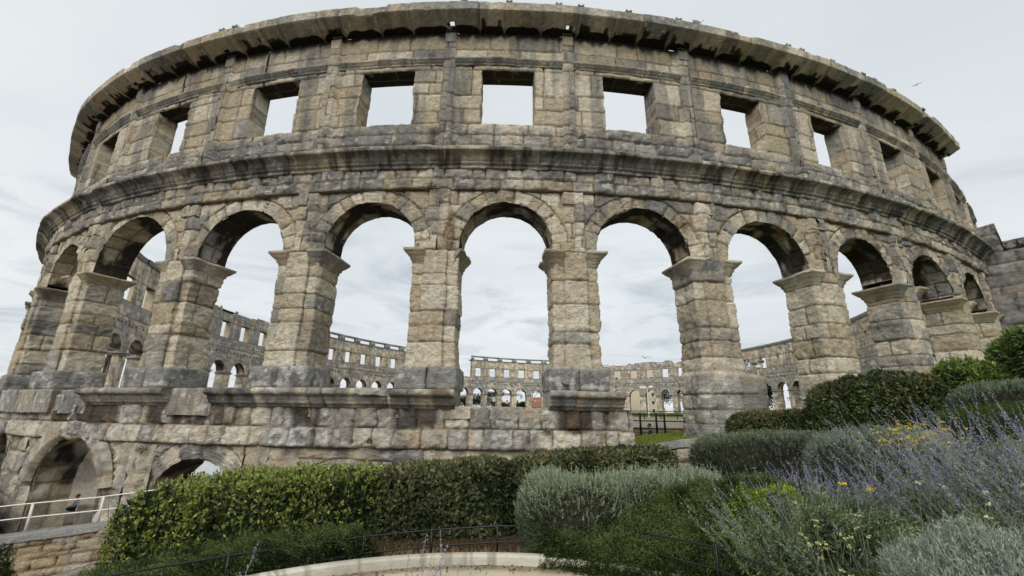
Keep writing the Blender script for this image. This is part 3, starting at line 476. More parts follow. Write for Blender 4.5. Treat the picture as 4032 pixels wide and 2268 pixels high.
# --------------------------------------------------- the rest of the ring, seen from inside through the arches
W_ = W
knots = [(25, 124.8), (24, 119.5), (30, 153.4), (31, 158.4), (32, 163.7), (33, 168.8), (39, 201.8), (43, 222.5), (49, 253.5), (50, 258.9), (51, 264.1), (52, 269.1), (53, 274.8), (57, 295.9), (58, 301.1), (59, 306.3), (63, 326.0), (64, 331.2)]
knots.sort(); kx, ky = [a for a, b in knots], [b for a, b in knots]
cent = {n: float(np.interp(n, kx, ky)) for n in range(24, 65)}; edges = [cent[24] - 2.6] + [(cent[n] + cent[n + 1]) / 2 for n in range(24, 64)] + [cent[64] + 2.6]
e0 = list(np.linspace(N_[8], edges[0], 16))[:-1]; e1 = list(np.linspace(edges[-1], LEN + N_[-6], 5))[1:]
edges = e0 + edges + e1
def farbay(i, s0, s1):
    mid = (s0 + s1) / 2; W = (lambda s, off, z: W_(s, np.asarray(off) * .42, z)) if mid > 331 else W_
    mid = (s0 + s1) / 2; near_left = mid > 290; st = .17 if near_left else (.26 if mid > 84 and mid < 135 else .30); c = mid; hidden = mid < 80
    if hidden: st = .45
    col_warm = .62; g1, g2 = (.62, .28)
    nowin = 226 < mid < 240; rough = (292 < mid < 318) or (138 < mid < 182)
    top = 11.0 if nowin else (16.4 if not rough else 15.6 + .9 * random.Random(i).random()) if mid > 62 else 14.2
    mb = MB(); Rr = 1.78; zs = 7.66 - Rr; base = -7. if mid > 284 or mid < 84 else .3
    filled = 84 < mid < 112
    for off, inn in ((0.0, True), (1.45, False)):
        stp = st if inn else .6
        # piers and spandrels up to the floor beam line
        s = arc_cols(s0, s1, c, Rr, stp); zz = lambda z0, z1: np.linspace(z0, z1, max(2, int(abs(z1 - z0) / stp) + 1)); m = max(4, int(3.6 / stp)); ins = np.abs(s - c) <= Rr
        zb = np.where(ins, zs + np.sqrt(np.maximum(Rr * Rr - (s - c) ** 2, 0)), zs); v = np.linspace(0, 1, m); S, ZZ = np.repeat(s[:, None], m, 1), zb[:, None] * (1 - v) + 9.7 * v
        e, r, r2 = blocks(S, ZZ, courses(zs, 9.7, .5, .62, i), i, .8, 1.4); rad = np.hypot(S - c, ZZ - zs); e = np.where(ZZ > zs, np.minimum(e, np.abs(rad - Rr - .5)), e); h = relief(S, ZZ, e, r, .8 if stp < .5 else 0, seed=i) * (-1 if inn else 1)
        beam = (np.abs(ZZ - 9.0) < .12) & (np.abs((S / .9) % 1 - .5) < .2) & inn; colr = tone(S, ZZ, e * stp / .1 if False else e, r, r2, g1, .5, .3, .05, .1, seed=i); colr = np.where(beam[..., None], DARK * .5, colr)
        mb.grid(W(S, off + h + .08 * beam, ZZ), colr)
        for a, b in ((s0, c - Rr), (c + Rr, s1)):
            S, ZZ = np.meshgrid(np.linspace(a, b, max(3, int((b - a) / stp) + 1)), zz(base, zs), indexing='ij'); e, r, r2 = blocks(S, ZZ, courses(base, zs, .5, .8, i + 3), i + 5, .9, 1.8); h = relief(S, ZZ, e, r, .9 if stp < .5 else 0, seed=i) * (-1 if inn else 1); mb.grid(W(S, off + h, ZZ), tone(S, ZZ, e, r, r2, .15 if near_left else .35, .55, .3, .05, .1, seed=i + 2))
        # upper wall with its window
        if top > 11.2:
            off0, off = off, min(off, .92); hw, zl, zt = 1.12, 11.35, 13.95
            if filled: hw = .45
            if 112 < mid < 123: hw = .42
            s = np.concatenate([np.linspace(s0, c - hw, max(3, int(1.5 / stp)))[:-1], np.linspace(c - hw, c + hw, max(3, int(2 / stp)))[:-1], np.linspace(c + hw, s1, max(3, int(1.5 / stp)))]); z = np.concatenate([zz(9.7, zl)[:-1], zz(zl, zt)[:-1], zz(zt, top)])
            S, ZZ = np.meshgrid(s, z, indexing='ij'); lev = np.concatenate([courses(9.7, zl, .45, .6, i), courses(zl, zt, .5, .7, i)[1:], courses(zt, 17.2, .5, .65, i)[1:]]); e, r, r2 = blocks(S, ZZ, lev, i + 9, .7, 1.4); h = relief(S, ZZ, e, r, .7 if stp < .5 else 0, seed=i) * (-1 if inn else 1)
            if rough: kq = np.searchsorted(lev, top, side='right') - 1; jag = .75 * (hsh(np.floor(S / 1.1), float(i)) > .5); Z2 = ZZ + np.where(ZZ > zt + .6, -jag * (ZZ - zt - .6) / (top - zt - .6), 0)
            else: Z2 = ZZ
            warm = .62; c_ = mix(tone(S, ZZ, e, r, r2, .30 if not rough else .62, warm, .6, .0, 0, seed=i), tone(S, ZZ, e, r, r2, .75, .4, .3, seed=i + 1), sst(11.6, 11.1, ZZ)); inx = (s[:-1] >= c - hw - .001) & (s[:-1] < c + hw - .001); inz = (z[:-1] >= zl - .001) & (z[:-1] < zt - .001)
            mb.grid(W(S, off + h, Z2), c_, ~(inx[:, None] & inz[None]))
            if inn:
                for (sx, za, zb_) in ((c - hw, zl, zt), (c + hw, zl, zt)): mb.grid(W(np.full((6, 4), sx), np.linspace(0, .92, 4)[None] + np.zeros((6, 1)), np.linspace(za, zb_, 6)[:, None] + np.zeros((1, 4))), tuple(TAN * .9))
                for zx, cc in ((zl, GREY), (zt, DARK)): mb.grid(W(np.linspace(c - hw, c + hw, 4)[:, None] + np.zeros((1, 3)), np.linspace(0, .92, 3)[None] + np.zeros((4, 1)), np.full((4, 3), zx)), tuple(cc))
    mb.grid(W(np.linspace(s0, s1, 8)[:, None] + np.zeros((1, 3)), np.linspace(0, 1.45, 3)[None] + np.zeros((8, 1)), np.full((8, 3), top - (.35 if rough else 0))), tuple(GREY))
    if top < 11.2:      # stump of wall where the window storey has fallen
        S, ZZ = np.meshgrid(np.linspace(s0, s1, 18), np.linspace(9.7, 11, 5), indexing='ij')
        for off in (0, 1.45): e, r, r2 = blocks(S, ZZ, courses(9.7, 11, .4, .6, i), i); mb.grid(W(S, off + 0 * S, ZZ), tone(S, ZZ, e, r, r2, .3, .4, lichen=.4))
    barrel(mb, c, Rr, zs, 0.0, 1.45, .3, 800 + i, W, dark=.8, legs=base, n=14)
    o = mb.build('ring_bay', M_FAR, arena)
    if inside_visible(mid):
        for a, b in ((s0, c - Rr), (c + Rr, s1)):
            mb = MB(); rz = math.atan2(*(np.subtract(W(mid + .5, 0, 0), W(mid - .5, 0, 0))[[1, 0]])); mb.box(W((a + b) / 2, .7, zs - .08), ((b - a) + .36, 1.8, .16), GREY * .9, rz); mb.box(W((a + b) / 2, .7, zs - .24), ((b - a) + .12, 1.6, .16), GREY * 1.0, rz); mb.build('impost_band', M_FAR, o)
    if mid > 284 or 84 < mid < 136 or hidden: pass
    else:
        mb = MB(); mb.box(W(c, .7, .75), (5.3, 1.5, .9), GREY * 1.1, math.atan2(*(np.subtract(W(mid + .5, 0, 0), W(mid - .5, 0, 0))[[1, 0]]))); mb.build('sill_wall', M_FAR, o) if not (150 < mid < 176) else None
    slit = (196 < mid < 226) or (243 < mid < 284)
    rz = math.atan2(*(np.subtract(W(mid + .5, 0, 0), W(mid - .5, 0, 0))[[1, 0]]))
    if slit or 84 < mid < 136 or mid > 318 or (hidden and mid > 62):
        mb = MB(); sg = np.linspace(s0, s1 + .02, 12 if not hidden else 6)
        p = np.array([(-.12, 16.25), (-.14, 16.5), (1.9, 16.5), (1.95, 16.2)]) if slit else np.array([(-.22, 16.3), (-.26, 16.85), (1.9, 16.95), (1.95, 16.2)])
        S = np.repeat(sg[:, None], 4, 1); mb.grid(W(S, p[None, :, 0] + 0 * S, p[None, :, 1] + .08 * (fbm(S * 2, p[None, :, 1], i) - .5)), tuple(DARK * 1.5)); mb.build('wall_coping', M_FAR, o)
    if slit and not (243 < mid < 284 and hsh(float(i), 2.) > .62):
        mb = MB(); mb.box(W(mid, .35, 17.55), (5.22, .7, .42), GREY * .8, rz)
        for d in (-2.2, 2.2): mb.box(W(mid + d, .35, 16.95), (.75, .65, .8), GREY * .9, rz)
        mb.build('gutter_beam', M_FAR, o)
def inside_visible(m): return m > 84
for i in range(len(edges) - 1): farbay(i, edges[i], edges[i + 1])
# stair tower standing against the wall on the right
def tower():
    mb = MB(); mats = M_STONE; p0 = WN(N_[6] + .9, -.2, 0)[:2]; p1 = WN(N_[6] + .9, 3.6, 0)[:2]; d = (p1 - p0) / np.linalg.norm(p1 - p0); t = WN(N_[6] + 6, 0, 0)[:2] - WN(N_[6] + .9, 0, 0)[:2]; t = t / np.linalg.norm(t)
    L = 6.5; pts = [p0, p0 + d * L, p0 + d * L + t * 5.5, p0 + t * 5.5]
    for k in range(3):
        a, b = pts[k], pts[k + 1]; n = np.array([(b - a)[1], -(b - a)[0]]); n = n / np.linalg.norm(n); LL = np.linalg.norm(b - a)
        if n @ ((pts[0] + pts[2]) / 2 - a) > 0: n = -n
        U, ZZ = np.meshgrid(np.arange(0, LL + .09, .09), np.concatenate([np.arange(-2, 11.6, .09)]), indexing='ij'); lev = courses(-2, 11.6, .55, .9, 5); e, r, r2 = blocks(U, ZZ, lev, 850 + k, .9, 1.8)
        h = relief(U, ZZ, e, r, 1.8, groove=.09, seed=k) + (hsh(np.searchsorted(lev, ZZ, side='right'), 4.) - .5) * .10 + .12 * ((ZZ > 5.0) & (ZZ < 5.5)) ; Z2 = np.where(ZZ > 9.9, ZZ - (ZZ - 9.2) * .9 * hsh(np.floor(U / 1.15), k + 1.) * (ZZ > 9.2), ZZ)
        P = np.stack([a[0] + (b - a)[0] / LL * U + n[0] * h, a[1] + (b - a)[1] / LL * U + n[1] * h, Z2], -1); c = mix(tone(U, ZZ, e, r, r2, .35, .5, .4, .15, seed=k), tone(U, ZZ, e, r, r2, .95, .4, .2, seed=k + 4), sst(3.8, 5.4, ZZ)); mb.grid(P, c)
    q = [(*pts[j], 9.9) for j in range(4)]; mb.raw(q, [(0, 1, 2, 3)], tuple(DARK)); o = mb.build('stair_tower', M_STONE, arena); return pts
tower()

# ------------------------------------------------------------------ the ground
def rho(x, y):
    dx, dy = x - C0[0], y - C0[1]; a = dx * math.cos(TH) + dy * math.sin(TH); b = -dx * math.sin(TH) + dy * math.cos(TH); return np.hypot(a / EA, b / EB)
TC, TR = (-.2, 2.1), 4.0
def gz(x, y):
    x, y = np.asarray(x, float), np.asarray(y, float); r = rho(x, y)
    g = -1.98 - .19 * np.maximum(-x - 2.5, 0) + .10 * np.maximum(x - 1.5, 0) + .07 * np.clip(y - 7.5, 0, 12) * sst(1, 5, x) + .16 * np.maximum(x - 5, 0) * sst(4, 9, y) ; g = np.maximum(g, -5.2) - .09 * np.maximum(-x - 7, 0)
    g = np.where(x > 4, np.minimum(g, -.75 + .05 * np.maximum(x - 8, 0)), g)
    street = -6.9 + 5.6 * sst(-11, 4.5, x); t = np.maximum(sst(12.9, 13.7, y) * sst(4.5, 2.5, x), sst(9.6, 11.5, y) * sst(3.2, 2.2, x) * sst(-6, -3, x)); g = g * (1 - t) + np.minimum(street, g) * t
    land = sst(-25, 45, (x - C0[0]) * .8 + (y - C0[1]) * .35)        # the slope the arena leans on
    ins = -6.9 + (7.6) * land * sst(.35, .97, r); ins = np.where(y < 45, ins + 0, ins); nearr = sst(1.5, 3.4, x) * sst(48, 32, y); ins = ins * (1 - nearr) + np.maximum(ins, -1.15 + .17 * np.clip(x - 4.6, 0, 4) * sst(24, 18, y) - .6 * sst(21, 25, y)) * nearr
    outz = g * sst(70, 40, np.hypot(x, y)) + (.2 + .3 * land) * (1 - sst(70, 40, np.hypot(x, y))); outz = np.where(y > 60, .3 + 0 * y, outz)
    w = sst(1.035, .995, r); z = outz * (1 - w) + ins * w
    d = np.hypot(x - TC[0], y - TC[1]); z = np.where(d < TR + .05, -2.2, z); return z
ax = np.unique(np.concatenate([np.arange(-30, 34, .4), np.arange(-75, 90, 2.0), np.array([-1800, -900, -400, -200, -120, 120, 200, 400, 900, 1800])])); ay = np.unique(np.concatenate([np.arange(-6, 30, .4), np.arange(30, 170, 2.0), np.array([-1800, -600, -100, -30, 200, 300, 500, 900, 1800])]))
X, Y = np.meshgrid(ax, ay, indexing='ij'); mb = MB(); g = gz(X, Y); GRASS, SOILC, DUST = np.array((.085, .11, .028)), np.array((.065, .045, .03)), np.array((.33, .29, .23))
r_ = rho(X, Y); col = mix(SOILC, GRASS, np.where((r_ < 1.0), sst(-5.5, -3, g), np.maximum(sst(9.5, 14, Y) * sst(3, 5, X), .75 * sst(5, 8, X)))); col = mix(col, DUST, np.where((r_ < 1) & (g < -5.5), 1, 0)); col = mix(col, DUST * .9, sst(9.5, 11.5, Y) * sst(3, 1, X) * (r_ >= 1) * (Y < 40))
mb.grid(np.stack([X, Y, g + (fbm(X * 1.1, Y * 1.1, 3.) - .5) * .12 * (np.hypot(X, Y) < 60) * (np.hypot(X - TC[0], Y - TC[1]) > TR + .2)], -1), col); tag(mb.build('ground', M_SOIL), kind='structure')
def ring(r0, r1, z0, z1, name, m, c, a0=0, a1=2 * math.pi, n=120, amp=.004, kind=None):
    a = np.linspace(a0, a1, n); mb = MB(); pr = [(r0, z0), (r0, z1 - .012), (r0 + .012, z1), (r1 - .012, z1), (r1, z1 - .012), (r1, z0)]
    P = np.stack([np.stack([TC[0] + r * np.cos(a), TC[1] + r * np.sin(a), z + 0 * a + amp * (fbm(a * 30, r, z) - .5)], -1) for r, z in pr], 1); mb.grid(P, c); return mb.build(name, m)
_a = np.linspace(0, 2 * math.pi, 700); _j = np.abs(_a * TR / 1.25 - np.round(_a * TR / 1.25)) * 1.25; kc = mix((.60, .56, .47), (.46, .43, .35), sst(.3, .8, fbm(_a * 7, 1., 2., 4)))[:, None, :] * np.array([.75, .8, 1, 1, .8, .6])[None, :, None] * (1 - .55 * np.exp(-(_j / .012) ** 2) - .35 * sst(.62, .7, fbm(_a * 60, 4., 4., 2)))[:, None, None]
tag(ring(TR - .04, TR + .14, -2.3, -1.70, 'kerb', M_SMOOTH, kc, n=700), kind='structure')
mb = MB(); a = np.linspace(0, 2 * math.pi, 361); rr = np.linspace(0.01, TR - .03, 90); A_, B_ = np.meshgrid(a, rr, indexing='ij'); xx, yy = TC[0] + B_ * np.cos(A_), TC[1] + B_ * np.sin(A_); nz_ = fbm(xx * 2.5, yy * 2.5, 1., 4)
mb.grid(np.stack([xx, yy, -1.80 + .006 * nz_], -1), mix(mix((.56, .495, .37), (.43, .37, .26), sst(.45, .72, nz_) * .8), (.16, .12, .07), sst(TR - .22, TR - .05, B_ + .16 * fbm(xx * 7, yy * 7, 2.)) * .75)); tag(mb.build('terrace', M_GRAVEL), kind='structure')
k = 260; th = rng.uniform(.9, 2.3, k); rr = TR - rng.exponential(.09, k) - .06; p = np.stack([TC[0] + rr * np.cos(th), TC[1] + rr * np.sin(th), np.full(k, -1.79)], 1); mb = MB(); v = rng.normal(size=(k, 3)) * np.array([1, 1, .1]); mb.leaves(p, v, np.array([0, 0, 1.]) + .4 * rng.normal(size=(k, 3)), rng.uniform(.02, .06, k), .02, mix((.20, .11, .05), (.10, .07, .04), rng.random(k))); tag(mb.build('fallen_leaves', M_SOFT), kind='stuff')
# sloping path edge beside the grass at the foot of the right hand piers
def ribbon(name, pts, w, h, c, m, **k):
    pts = np.array(pts, float); t = np.gradient(pts[:, :2], axis=0); t /= np.linalg.norm(t, axis=1)[:, None]; n = np.stack([-t[:, 1], t[:, 0]], 1); mb = MB(); P = []
    for o, z in ((-w / 2, -h), (-w / 2, 0), (w / 2, 0), (w / 2, -h)): q = pts.copy(); q[:, :2] += n * o; q[:, 2] += z; P.append(q)
    mb.grid(np.stack(P, 1), c); return tag(mb.build(name, m), **k)

# ------------------------------------------------------------------ stone walls, railings and fences round the garden
def wall_line(name, pts, h, th, col_fn, label, coping=True, group=None, zb=None, seed=1):
    """rubble wall under a coping; pts are the points of the coping's top"""
    root = thing(name, pts[0], label, 'wall', group); pts = np.array(pts, float); L = np.concatenate([[0], np.cumsum(np.hypot(*np.diff(pts[:, :2], axis=0).T))]); u = np.arange(0, L[-1], .05)
    cx, cy, cz = [np.interp(u, L, pts[:, k]) for k in range(3)]; tx, ty = np.gradient(cx), np.gradient(cy); n = np.hypot(tx, ty); nx, ny = ty / n, -tx / n
    v = np.linspace(0, 1, int(h / .05) + 1); U, V = np.meshgrid(u, v, indexing='ij'); Zr = V * h; e, r, r2 = blocks(U, Zr, courses(0, h, .10, .26, seed), seed, .22, .60); hh = relief(U * 2, Zr * 2, e * 1.6, r, .9, groove=.05, seed=seed)
    c = mix(mix((.52, .40, .24), (.58, .52, .42), r), (.36, .20, .09), sst(.7, .9, r2) * .7); c = mix(c, (.12, .09, .06), np.exp(-(e / .018) ** 2) * .8); mb = MB()
    for sg in (1, -1): O = sg * (th / 2 + hh); mb.grid(np.stack([cx[:, None] + nx[:, None] * O, cy[:, None] + ny[:, None] * O, (cz - .16 - h)[:, None] + Zr], -1), c)
    mb.build('rubble_face', M_STONE, root)
    if coping:
        x = U[:, :1] / 1.25; e = np.abs(x - np.round(x)) * 1.25; pr = [(-th / 2 - .05, -.17), (-th / 2 - .06, -.02), (-th / 2 - .03, 0), (th / 2 + .03, 0), (th / 2 + .06, -.02), (th / 2 + .05, -.17)]; mb = MB()
        g = -.03 * np.exp(-(e / .03) ** 2); P = [np.stack([cx[:, None] + nx[:, None] * (o + np.sign(o) * g + .02 * (fbm(U[:, :1] * 3, o, seed) - .5)), cy[:, None] + ny[:, None] * (o + np.sign(o) * g), cz[:, None] + z + g + .02 * (fbm(U[:, :1] * 4, z, seed) - .5)], -1)[:, 0] for o, z in pr]
        mb.grid(np.stack(P, 1), mix(GREY * 1.5, GREY * .8, fbm(U[:, :1] * 2, 1., 1.) + 0 * np.zeros((1, 6)))); mb.build('coping', M_STONE, root)
    return root
wall_line('retaining_wall', [(-16.5, 10.6, -3.45), (-13.0, 12.44, -3.17), (-11.34, 13.0, -3.02), (-8.5, 13.25, -2.65), (-5.5, 13.4, -2.2)], 2.8, .42, None, 'golden rubble wall with grey stone coping below the white railing at the arena foot', seed=5)
wall_line('garden_wall', [(2.4, 12.2, -.92), (3.02, 11.61, -.83), (3.9, 10.7, -.57), (4.5, 10.15, -.42)], 1.3, .36, None, 'low stone garden wall rising to the right between grass and clipped hedges', seed=8)
root = thing('white_railing', (-13, 12.4, -3.2), 'white painted metal railing with two rails on the coping beneath the lower arches', 'railing')
tp = np.array([(-16.6, 10.9, -2.80), (-13.1, 12.70, -2.50), (-11.4, 13.2, -2.38), (-9.46, 13.35, -2.13), (-5.5, 13.5, -1.62), (-3.5, 13.5, -1.5)])
for dz in (0, -.34):
    mb = MB(); mb.tube(tp + np.array([0, 0, dz]), .015, (.80, .79, .75), 6); mb.build('rail', M_PAINT, root)
L = np.concatenate([[0], np.cumsum(np.hypot(*np.diff(tp[:, :2], axis=0).T))])
for u in np.arange(1.2, L[-1], 1.55):
    p = [np.interp(u, L, tp[:, k]) for k in range(3)]; mb = MB(); mb.box((p[0], p[1], p[2] - .36), (.06, .03, .74), (.60, .59, .55), .3); mb.build('post', M_PAINT, root)
root = thing('garden_fence', (0, 6.8, -1.95), 'low black metal fence with two thin rails curving behind the pale kerb', 'fence')
fp = np.array([(-5.0, 4.1, -1.70), (-4.32, 4.99, -1.67), (-3.83, 5.37, -1.66), (-3.29, 5.78, -1.65), (-2.71, 6.13, -1.65), (-1.91, 6.42, -1.59), (-1.06, 6.67, -1.56), (-.16, 6.8, -1.53), (.68, 6.57, -1.47), (1.52, 5.91, -1.36), (2.15, 5.06, -1.31), (2.41, 4.27, -1.31), (2.5, 3.4, -1.33)])
for dz in (0, -.20):
    mb = MB(); mb.tube(fp + np.array([0, 0, dz]), .011, (.012, .013, .014), 6); mb.build('rail', M_PAINT, root)
for k in (1, 3, 4, 5, 6, 7, 8, 9, 10, 11):
    mb = MB(); mb.box((fp[k][0], fp[k][1], fp[k][2] - .20), (.022, .022, .46), (.012, .013, .014), .4); mb.build('post', M_PAINT, root)
# the black railing inside the arena
root = thing('arena_railing', (7, 25, -1.2), 'tall black metal railing with thick posts inside the arena beyond the open arch', 'railing')
BK = (.008, .008, .009)
for k, x in enumerate((6.45, 7.15, 7.95, 8.35, 9.3)):
    mb = MB(); thick = .09 if k in (1, 2, 3) else .06; y = 25.1 - (x - 6.6) * .33; mb.box((x, y, -.55), (thick, thick, 1.3), BK); mb.build('post', M_PAINT, root)
for z in (.0, -.32, -.72):
    mb = MB(); mb.box((8.6, 24.45, z), (4.6, .04, .06), BK, math.atan2(-.33, 1)); mb.build('rail', M_PAINT, root)
root = thing('stair_railing', (9, 38, -.5), 'thin black picket railing above the stone seating tiers', 'railing')
mb = MB(); mb.box((14, 38, .30), (9, .05, .06), BK, -.1); mb.build('rail', M_PAINT, root)
for k in range(7): mb = MB(); mb.box((10 + k * 1.35, 38.4 - k * .135, -.1), (.06, .06, .8), BK); mb.build('post', M_PAINT, root)
root = thing('seating_tiers', (12, 34, -1), 'pale stone seating steps inside the arena behind the black railing', 'seating')
for k in range(6):
    mb = MB(); y = 31.5 + k * 1.5; S, ZZ = np.meshgrid(np.arange(4, 24, .35), np.array([-1.7, -1.05 + .17 * k, -1.04 + .17 * k, -1.04 + .17 * k]), indexing='ij'); Yy = y - .1 * (S - 8) + np.array([0, 0, .5, 1.5])[None] + 0 * S
    mb.grid(np.stack([S, Yy, ZZ + .04 * (fbm(S * 2, k, 1.) - .5)], -1), mix((.38, .35, .29), (.17, .16, .13), np.array([.8, 0, .2, .9])[None] + 0 * S)); mb.build('step', M_FAR, root)
wall_line('inner_wall', [(5.5, 29.4, -.62), (9, 28.6, -.60), (14, 27.2, -.60)], .9, .4, None, 'small dark rubble wall behind the black railing', coping=False, seed=12)

# ------------------------------------------------------------------ planting
def sel_points(n, half, pw, faces=None):
    """points spread evenly over a rounded box, with outward normals"""
    hx, hy, hz = half; A = np.array([hy * hz, hy * hz, hx * hz, hx * hz, hx * hy * 1.2]); f = rng.choice(5, n, p=A / A.sum()); a, b = rng.uniform(-1, 1, (2, n)); q = np.zeros((n, 3))
    for k, (ax_, sg) in enumerate(((0, -1), (0, 1), (1, -1), (1, 1), (2, 1))):
        m = f == k; o = [j for j in range(3) if j != ax_]; q[m, ax_] = sg; q[m, o[0]] = a[m]; q[m, o[1]] = b[m]
    k = (np.abs(q) ** pw).sum(1) ** (-1 / pw); d = q * k[:, None]; nrm = np.sign(d) * np.abs(d) ** (pw - 1) / np.array(half); nrm /= np.linalg.norm(nrm, axis=1)[:, None]; return d * np.array(half), nrm
class Vol:
    def __init__(s, c, half, pw=6, rz=0.0, shear=0.0, amp=.07, seed=0): s.c, s.h, s.pw, s.rz, s.sh, s.amp, s.seed = np.array(c, float), np.array(half, float), pw, rz, shear, amp, seed
    def world(s, p, n=None):
        ca, sa = math.cos(s.rz), math.sin(s.rz); q = p.copy(); q[:, 2] += s.sh * p[:, 0]; r = np.stack([q[:, 0] * ca - q[:, 1] * sa, q[:, 0] * sa + q[:, 1] * ca, q[:, 2]], 1) + s.c
        if n is None: return r
        return r, np.stack([n[:, 0] * ca - n[:, 1] * sa, n[:, 0] * sa + n[:, 1] * ca, n[:, 2]], 1)
    def sample(s, n, depth=.08):
        p, nn = sel_points(n, s.h, s.pw); d = s.amp * (fbm(p[:, 0] * 1.8 + s.seed, p[:, 1] * 1.8, p[:, 2] * 1.8, 3) - .5) * 2 - rng.exponential(depth, n); return s.world(p + nn * d[:, None], nn) + (d,)
    def core(s, mb, shrink=.14, col=(.022, .026, .012)):  # solid dark filler inside the leaves, blocks the view through them
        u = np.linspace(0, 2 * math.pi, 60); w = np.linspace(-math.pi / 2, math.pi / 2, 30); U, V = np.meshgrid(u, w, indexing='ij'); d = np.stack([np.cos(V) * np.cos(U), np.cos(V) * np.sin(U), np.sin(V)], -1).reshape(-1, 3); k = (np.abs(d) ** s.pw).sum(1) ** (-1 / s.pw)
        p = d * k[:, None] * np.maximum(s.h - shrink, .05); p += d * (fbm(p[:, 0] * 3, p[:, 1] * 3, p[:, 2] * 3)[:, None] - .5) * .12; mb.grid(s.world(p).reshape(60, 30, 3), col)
def rdir(n): v = rng.normal(size=(n, 3)); return v / np.linalg.norm(v, axis=1)[:, None]
def leafcol(n, a, b, t=None, var=.25): t = rng.random(n) if t is None else t; return mix(a, b, t) * (1 - var + 2 * var * rng.random(n))[:, None]
def hedge(name, label, vols, n, leaf=(.10, .042), cols=((.030, .050, .014), (.07, .105, .03)), top=((.13, .17, .04), .5), depth=.07, cat='hedge', group='hedges in the garden', m=None, sprigs=0, lift=.35, bare=0):
    root = thing(name, (0, 0, 0), label, cat, group); mb = MB(); mc = MB()
    tot = sum(v.h[0] * v.h[2] + v.h[0] * v.h[1] for v in vols)
    for v in vols:
        k = int(n * (v.h[0] * v.h[2] + v.h[0] * v.h[1]) / tot); p, nn, d = v.sample(k, depth); dr = nn * .55 + rdir(k) * .75 + np.array([0, 0, lift]); nl = nn + rdir(k) * .55
        up = np.clip(nn[:, 2], 0, 1) * .8 + .35 * sst(-.4, .9, (p[:, 2] - v.c[2]) / v.h[2]); cl = fbm(p[:, 0] * 2.2, p[:, 1] * 2.2, p[:, 2] * 2.2, 2); tt = np.clip(rng.random(k) * .6 + (cl - .5) * 1.6 + .2, 0, 1); c = leafcol(k, cols[0], cols[1], tt)
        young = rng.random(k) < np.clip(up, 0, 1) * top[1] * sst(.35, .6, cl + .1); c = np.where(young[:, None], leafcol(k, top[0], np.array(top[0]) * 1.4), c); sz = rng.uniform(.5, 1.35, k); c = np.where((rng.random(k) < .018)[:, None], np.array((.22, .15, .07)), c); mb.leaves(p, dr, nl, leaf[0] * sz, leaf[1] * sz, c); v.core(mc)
        if sprigs:
            ks = int(sprigs * k / n); p, nn, d = v.sample(ks, .01); dr = nn * .4 + rdir(ks) * .25 + np.array([0, 0, .9]); dr /= np.linalg.norm(dr, axis=1)[:, None]; ln = rng.uniform(.06, .17, ks); mb.sticks(p, p + dr * ln[:, None], .003, .002, np.array(top[0]) * .5)
            for j in range(7): q = p + dr * (ln * (.3 + .1 * j))[:, None]; mb.leaves(q, dr + rdir(ks) * 1.0, rdir(ks), leaf[0] * .8, leaf[1] * .8, leafcol(ks, top[0], np.array(top[0]) * 1.3))
    if bare:
        ms = MB()
        for v in vols:
            p, nn, d = v.sample(bare * 4, .01); ok = (np.abs(nn[:, 2]) < .3) & (nn[:, 1] < -.3); p, nn = p[ok][:bare], nn[ok][:bare]; q = p + nn * .03; q2 = q + rdir(len(q)) * np.array([.08, .02, .05]) + np.array([0, 0, 1.]) * rng.uniform(.12, .38, (len(q), 1)); ms.sticks(q, q2, .006, .004, (.17, .15, .10))
        ms.build('bare_stems', M_SOFT, root)['kind'] = 'stuff'
    mb.build('foliage', m or M_LEAF, root); mc.build('dark_core', M_CORE, root); return root
def seg(p0, p1, depth, zb, **k):
    """a hedge volume whose front top edge runs from p0 to p1"""
    p0, p1 = np.array(p0, float), np.array(p1, float); d = p1 - p0; L = math.hypot(d[0], d[1]); rz = math.atan2(d[1], d[0]); n = np.array([-math.sin(rz), math.cos(rz)]); mid = (p0 + p1) / 2; zt = mid[2]; h = (zt - zb) / 2
    return Vol((mid[0] + n[0] * depth / 2, mid[1] + n[1] * depth / 2, zt - h), (L / 2 + .08, depth / 2, h), rz=rz, shear=d[2] / L, **k)
hedge('laurel_hedge', 'bright green laurel hedge with tall shoots at the left of the long hedge', [seg((-5.95, 7.15, -1.38), (-4.9, 7.35, -1.12), .95, -2.9, amp=.13, seed=1, pw=3.6), seg((-4.95, 7.3, -1.12), (-3.6, 7.5, -1.03), .95, -2.5, amp=.13, seed=2, pw=4.5), seg((-3.65, 7.5, -1.02), (-2.1, 7.75, -.99), .95, -2.45, amp=.12, seed=3, pw=5)], 30000, (.085, .036), ((.026, .042, .013), (.10, .135, .036)), ((.23, .27, .065), .7), sprigs=1300, depth=.13, bare=14)
hedge('photinia_hedge', 'long dark green hedge with reddish top leaves behind the low black fence', [seg((-2.3, 7.75, -.97), (.1, 8.1, -.80), .95, -2.25, amp=.06, seed=5), seg((.05, 8.1, -.80), (3.05, 8.35, -.55), .95, -2.0, amp=.05, seed=6)], 34000, (.095, .040), ((.028, .040, .017), (.12, .145, .062)), ((.15, .13, .06), .35), depth=.06, bare=8)
hedge('photinia_hedge', 'low reddish topped hedge between the pier foot and the large dark hedge', [seg((5.2, 10.7, .02), (7.2, 9.75, .22), 1.0, -1.1, amp=.06, seed=7)], 11000, (.085, .036), ((.032, .048, .016), (.11, .145, .055)), ((.18, .13, .06), .5), depth=.05)
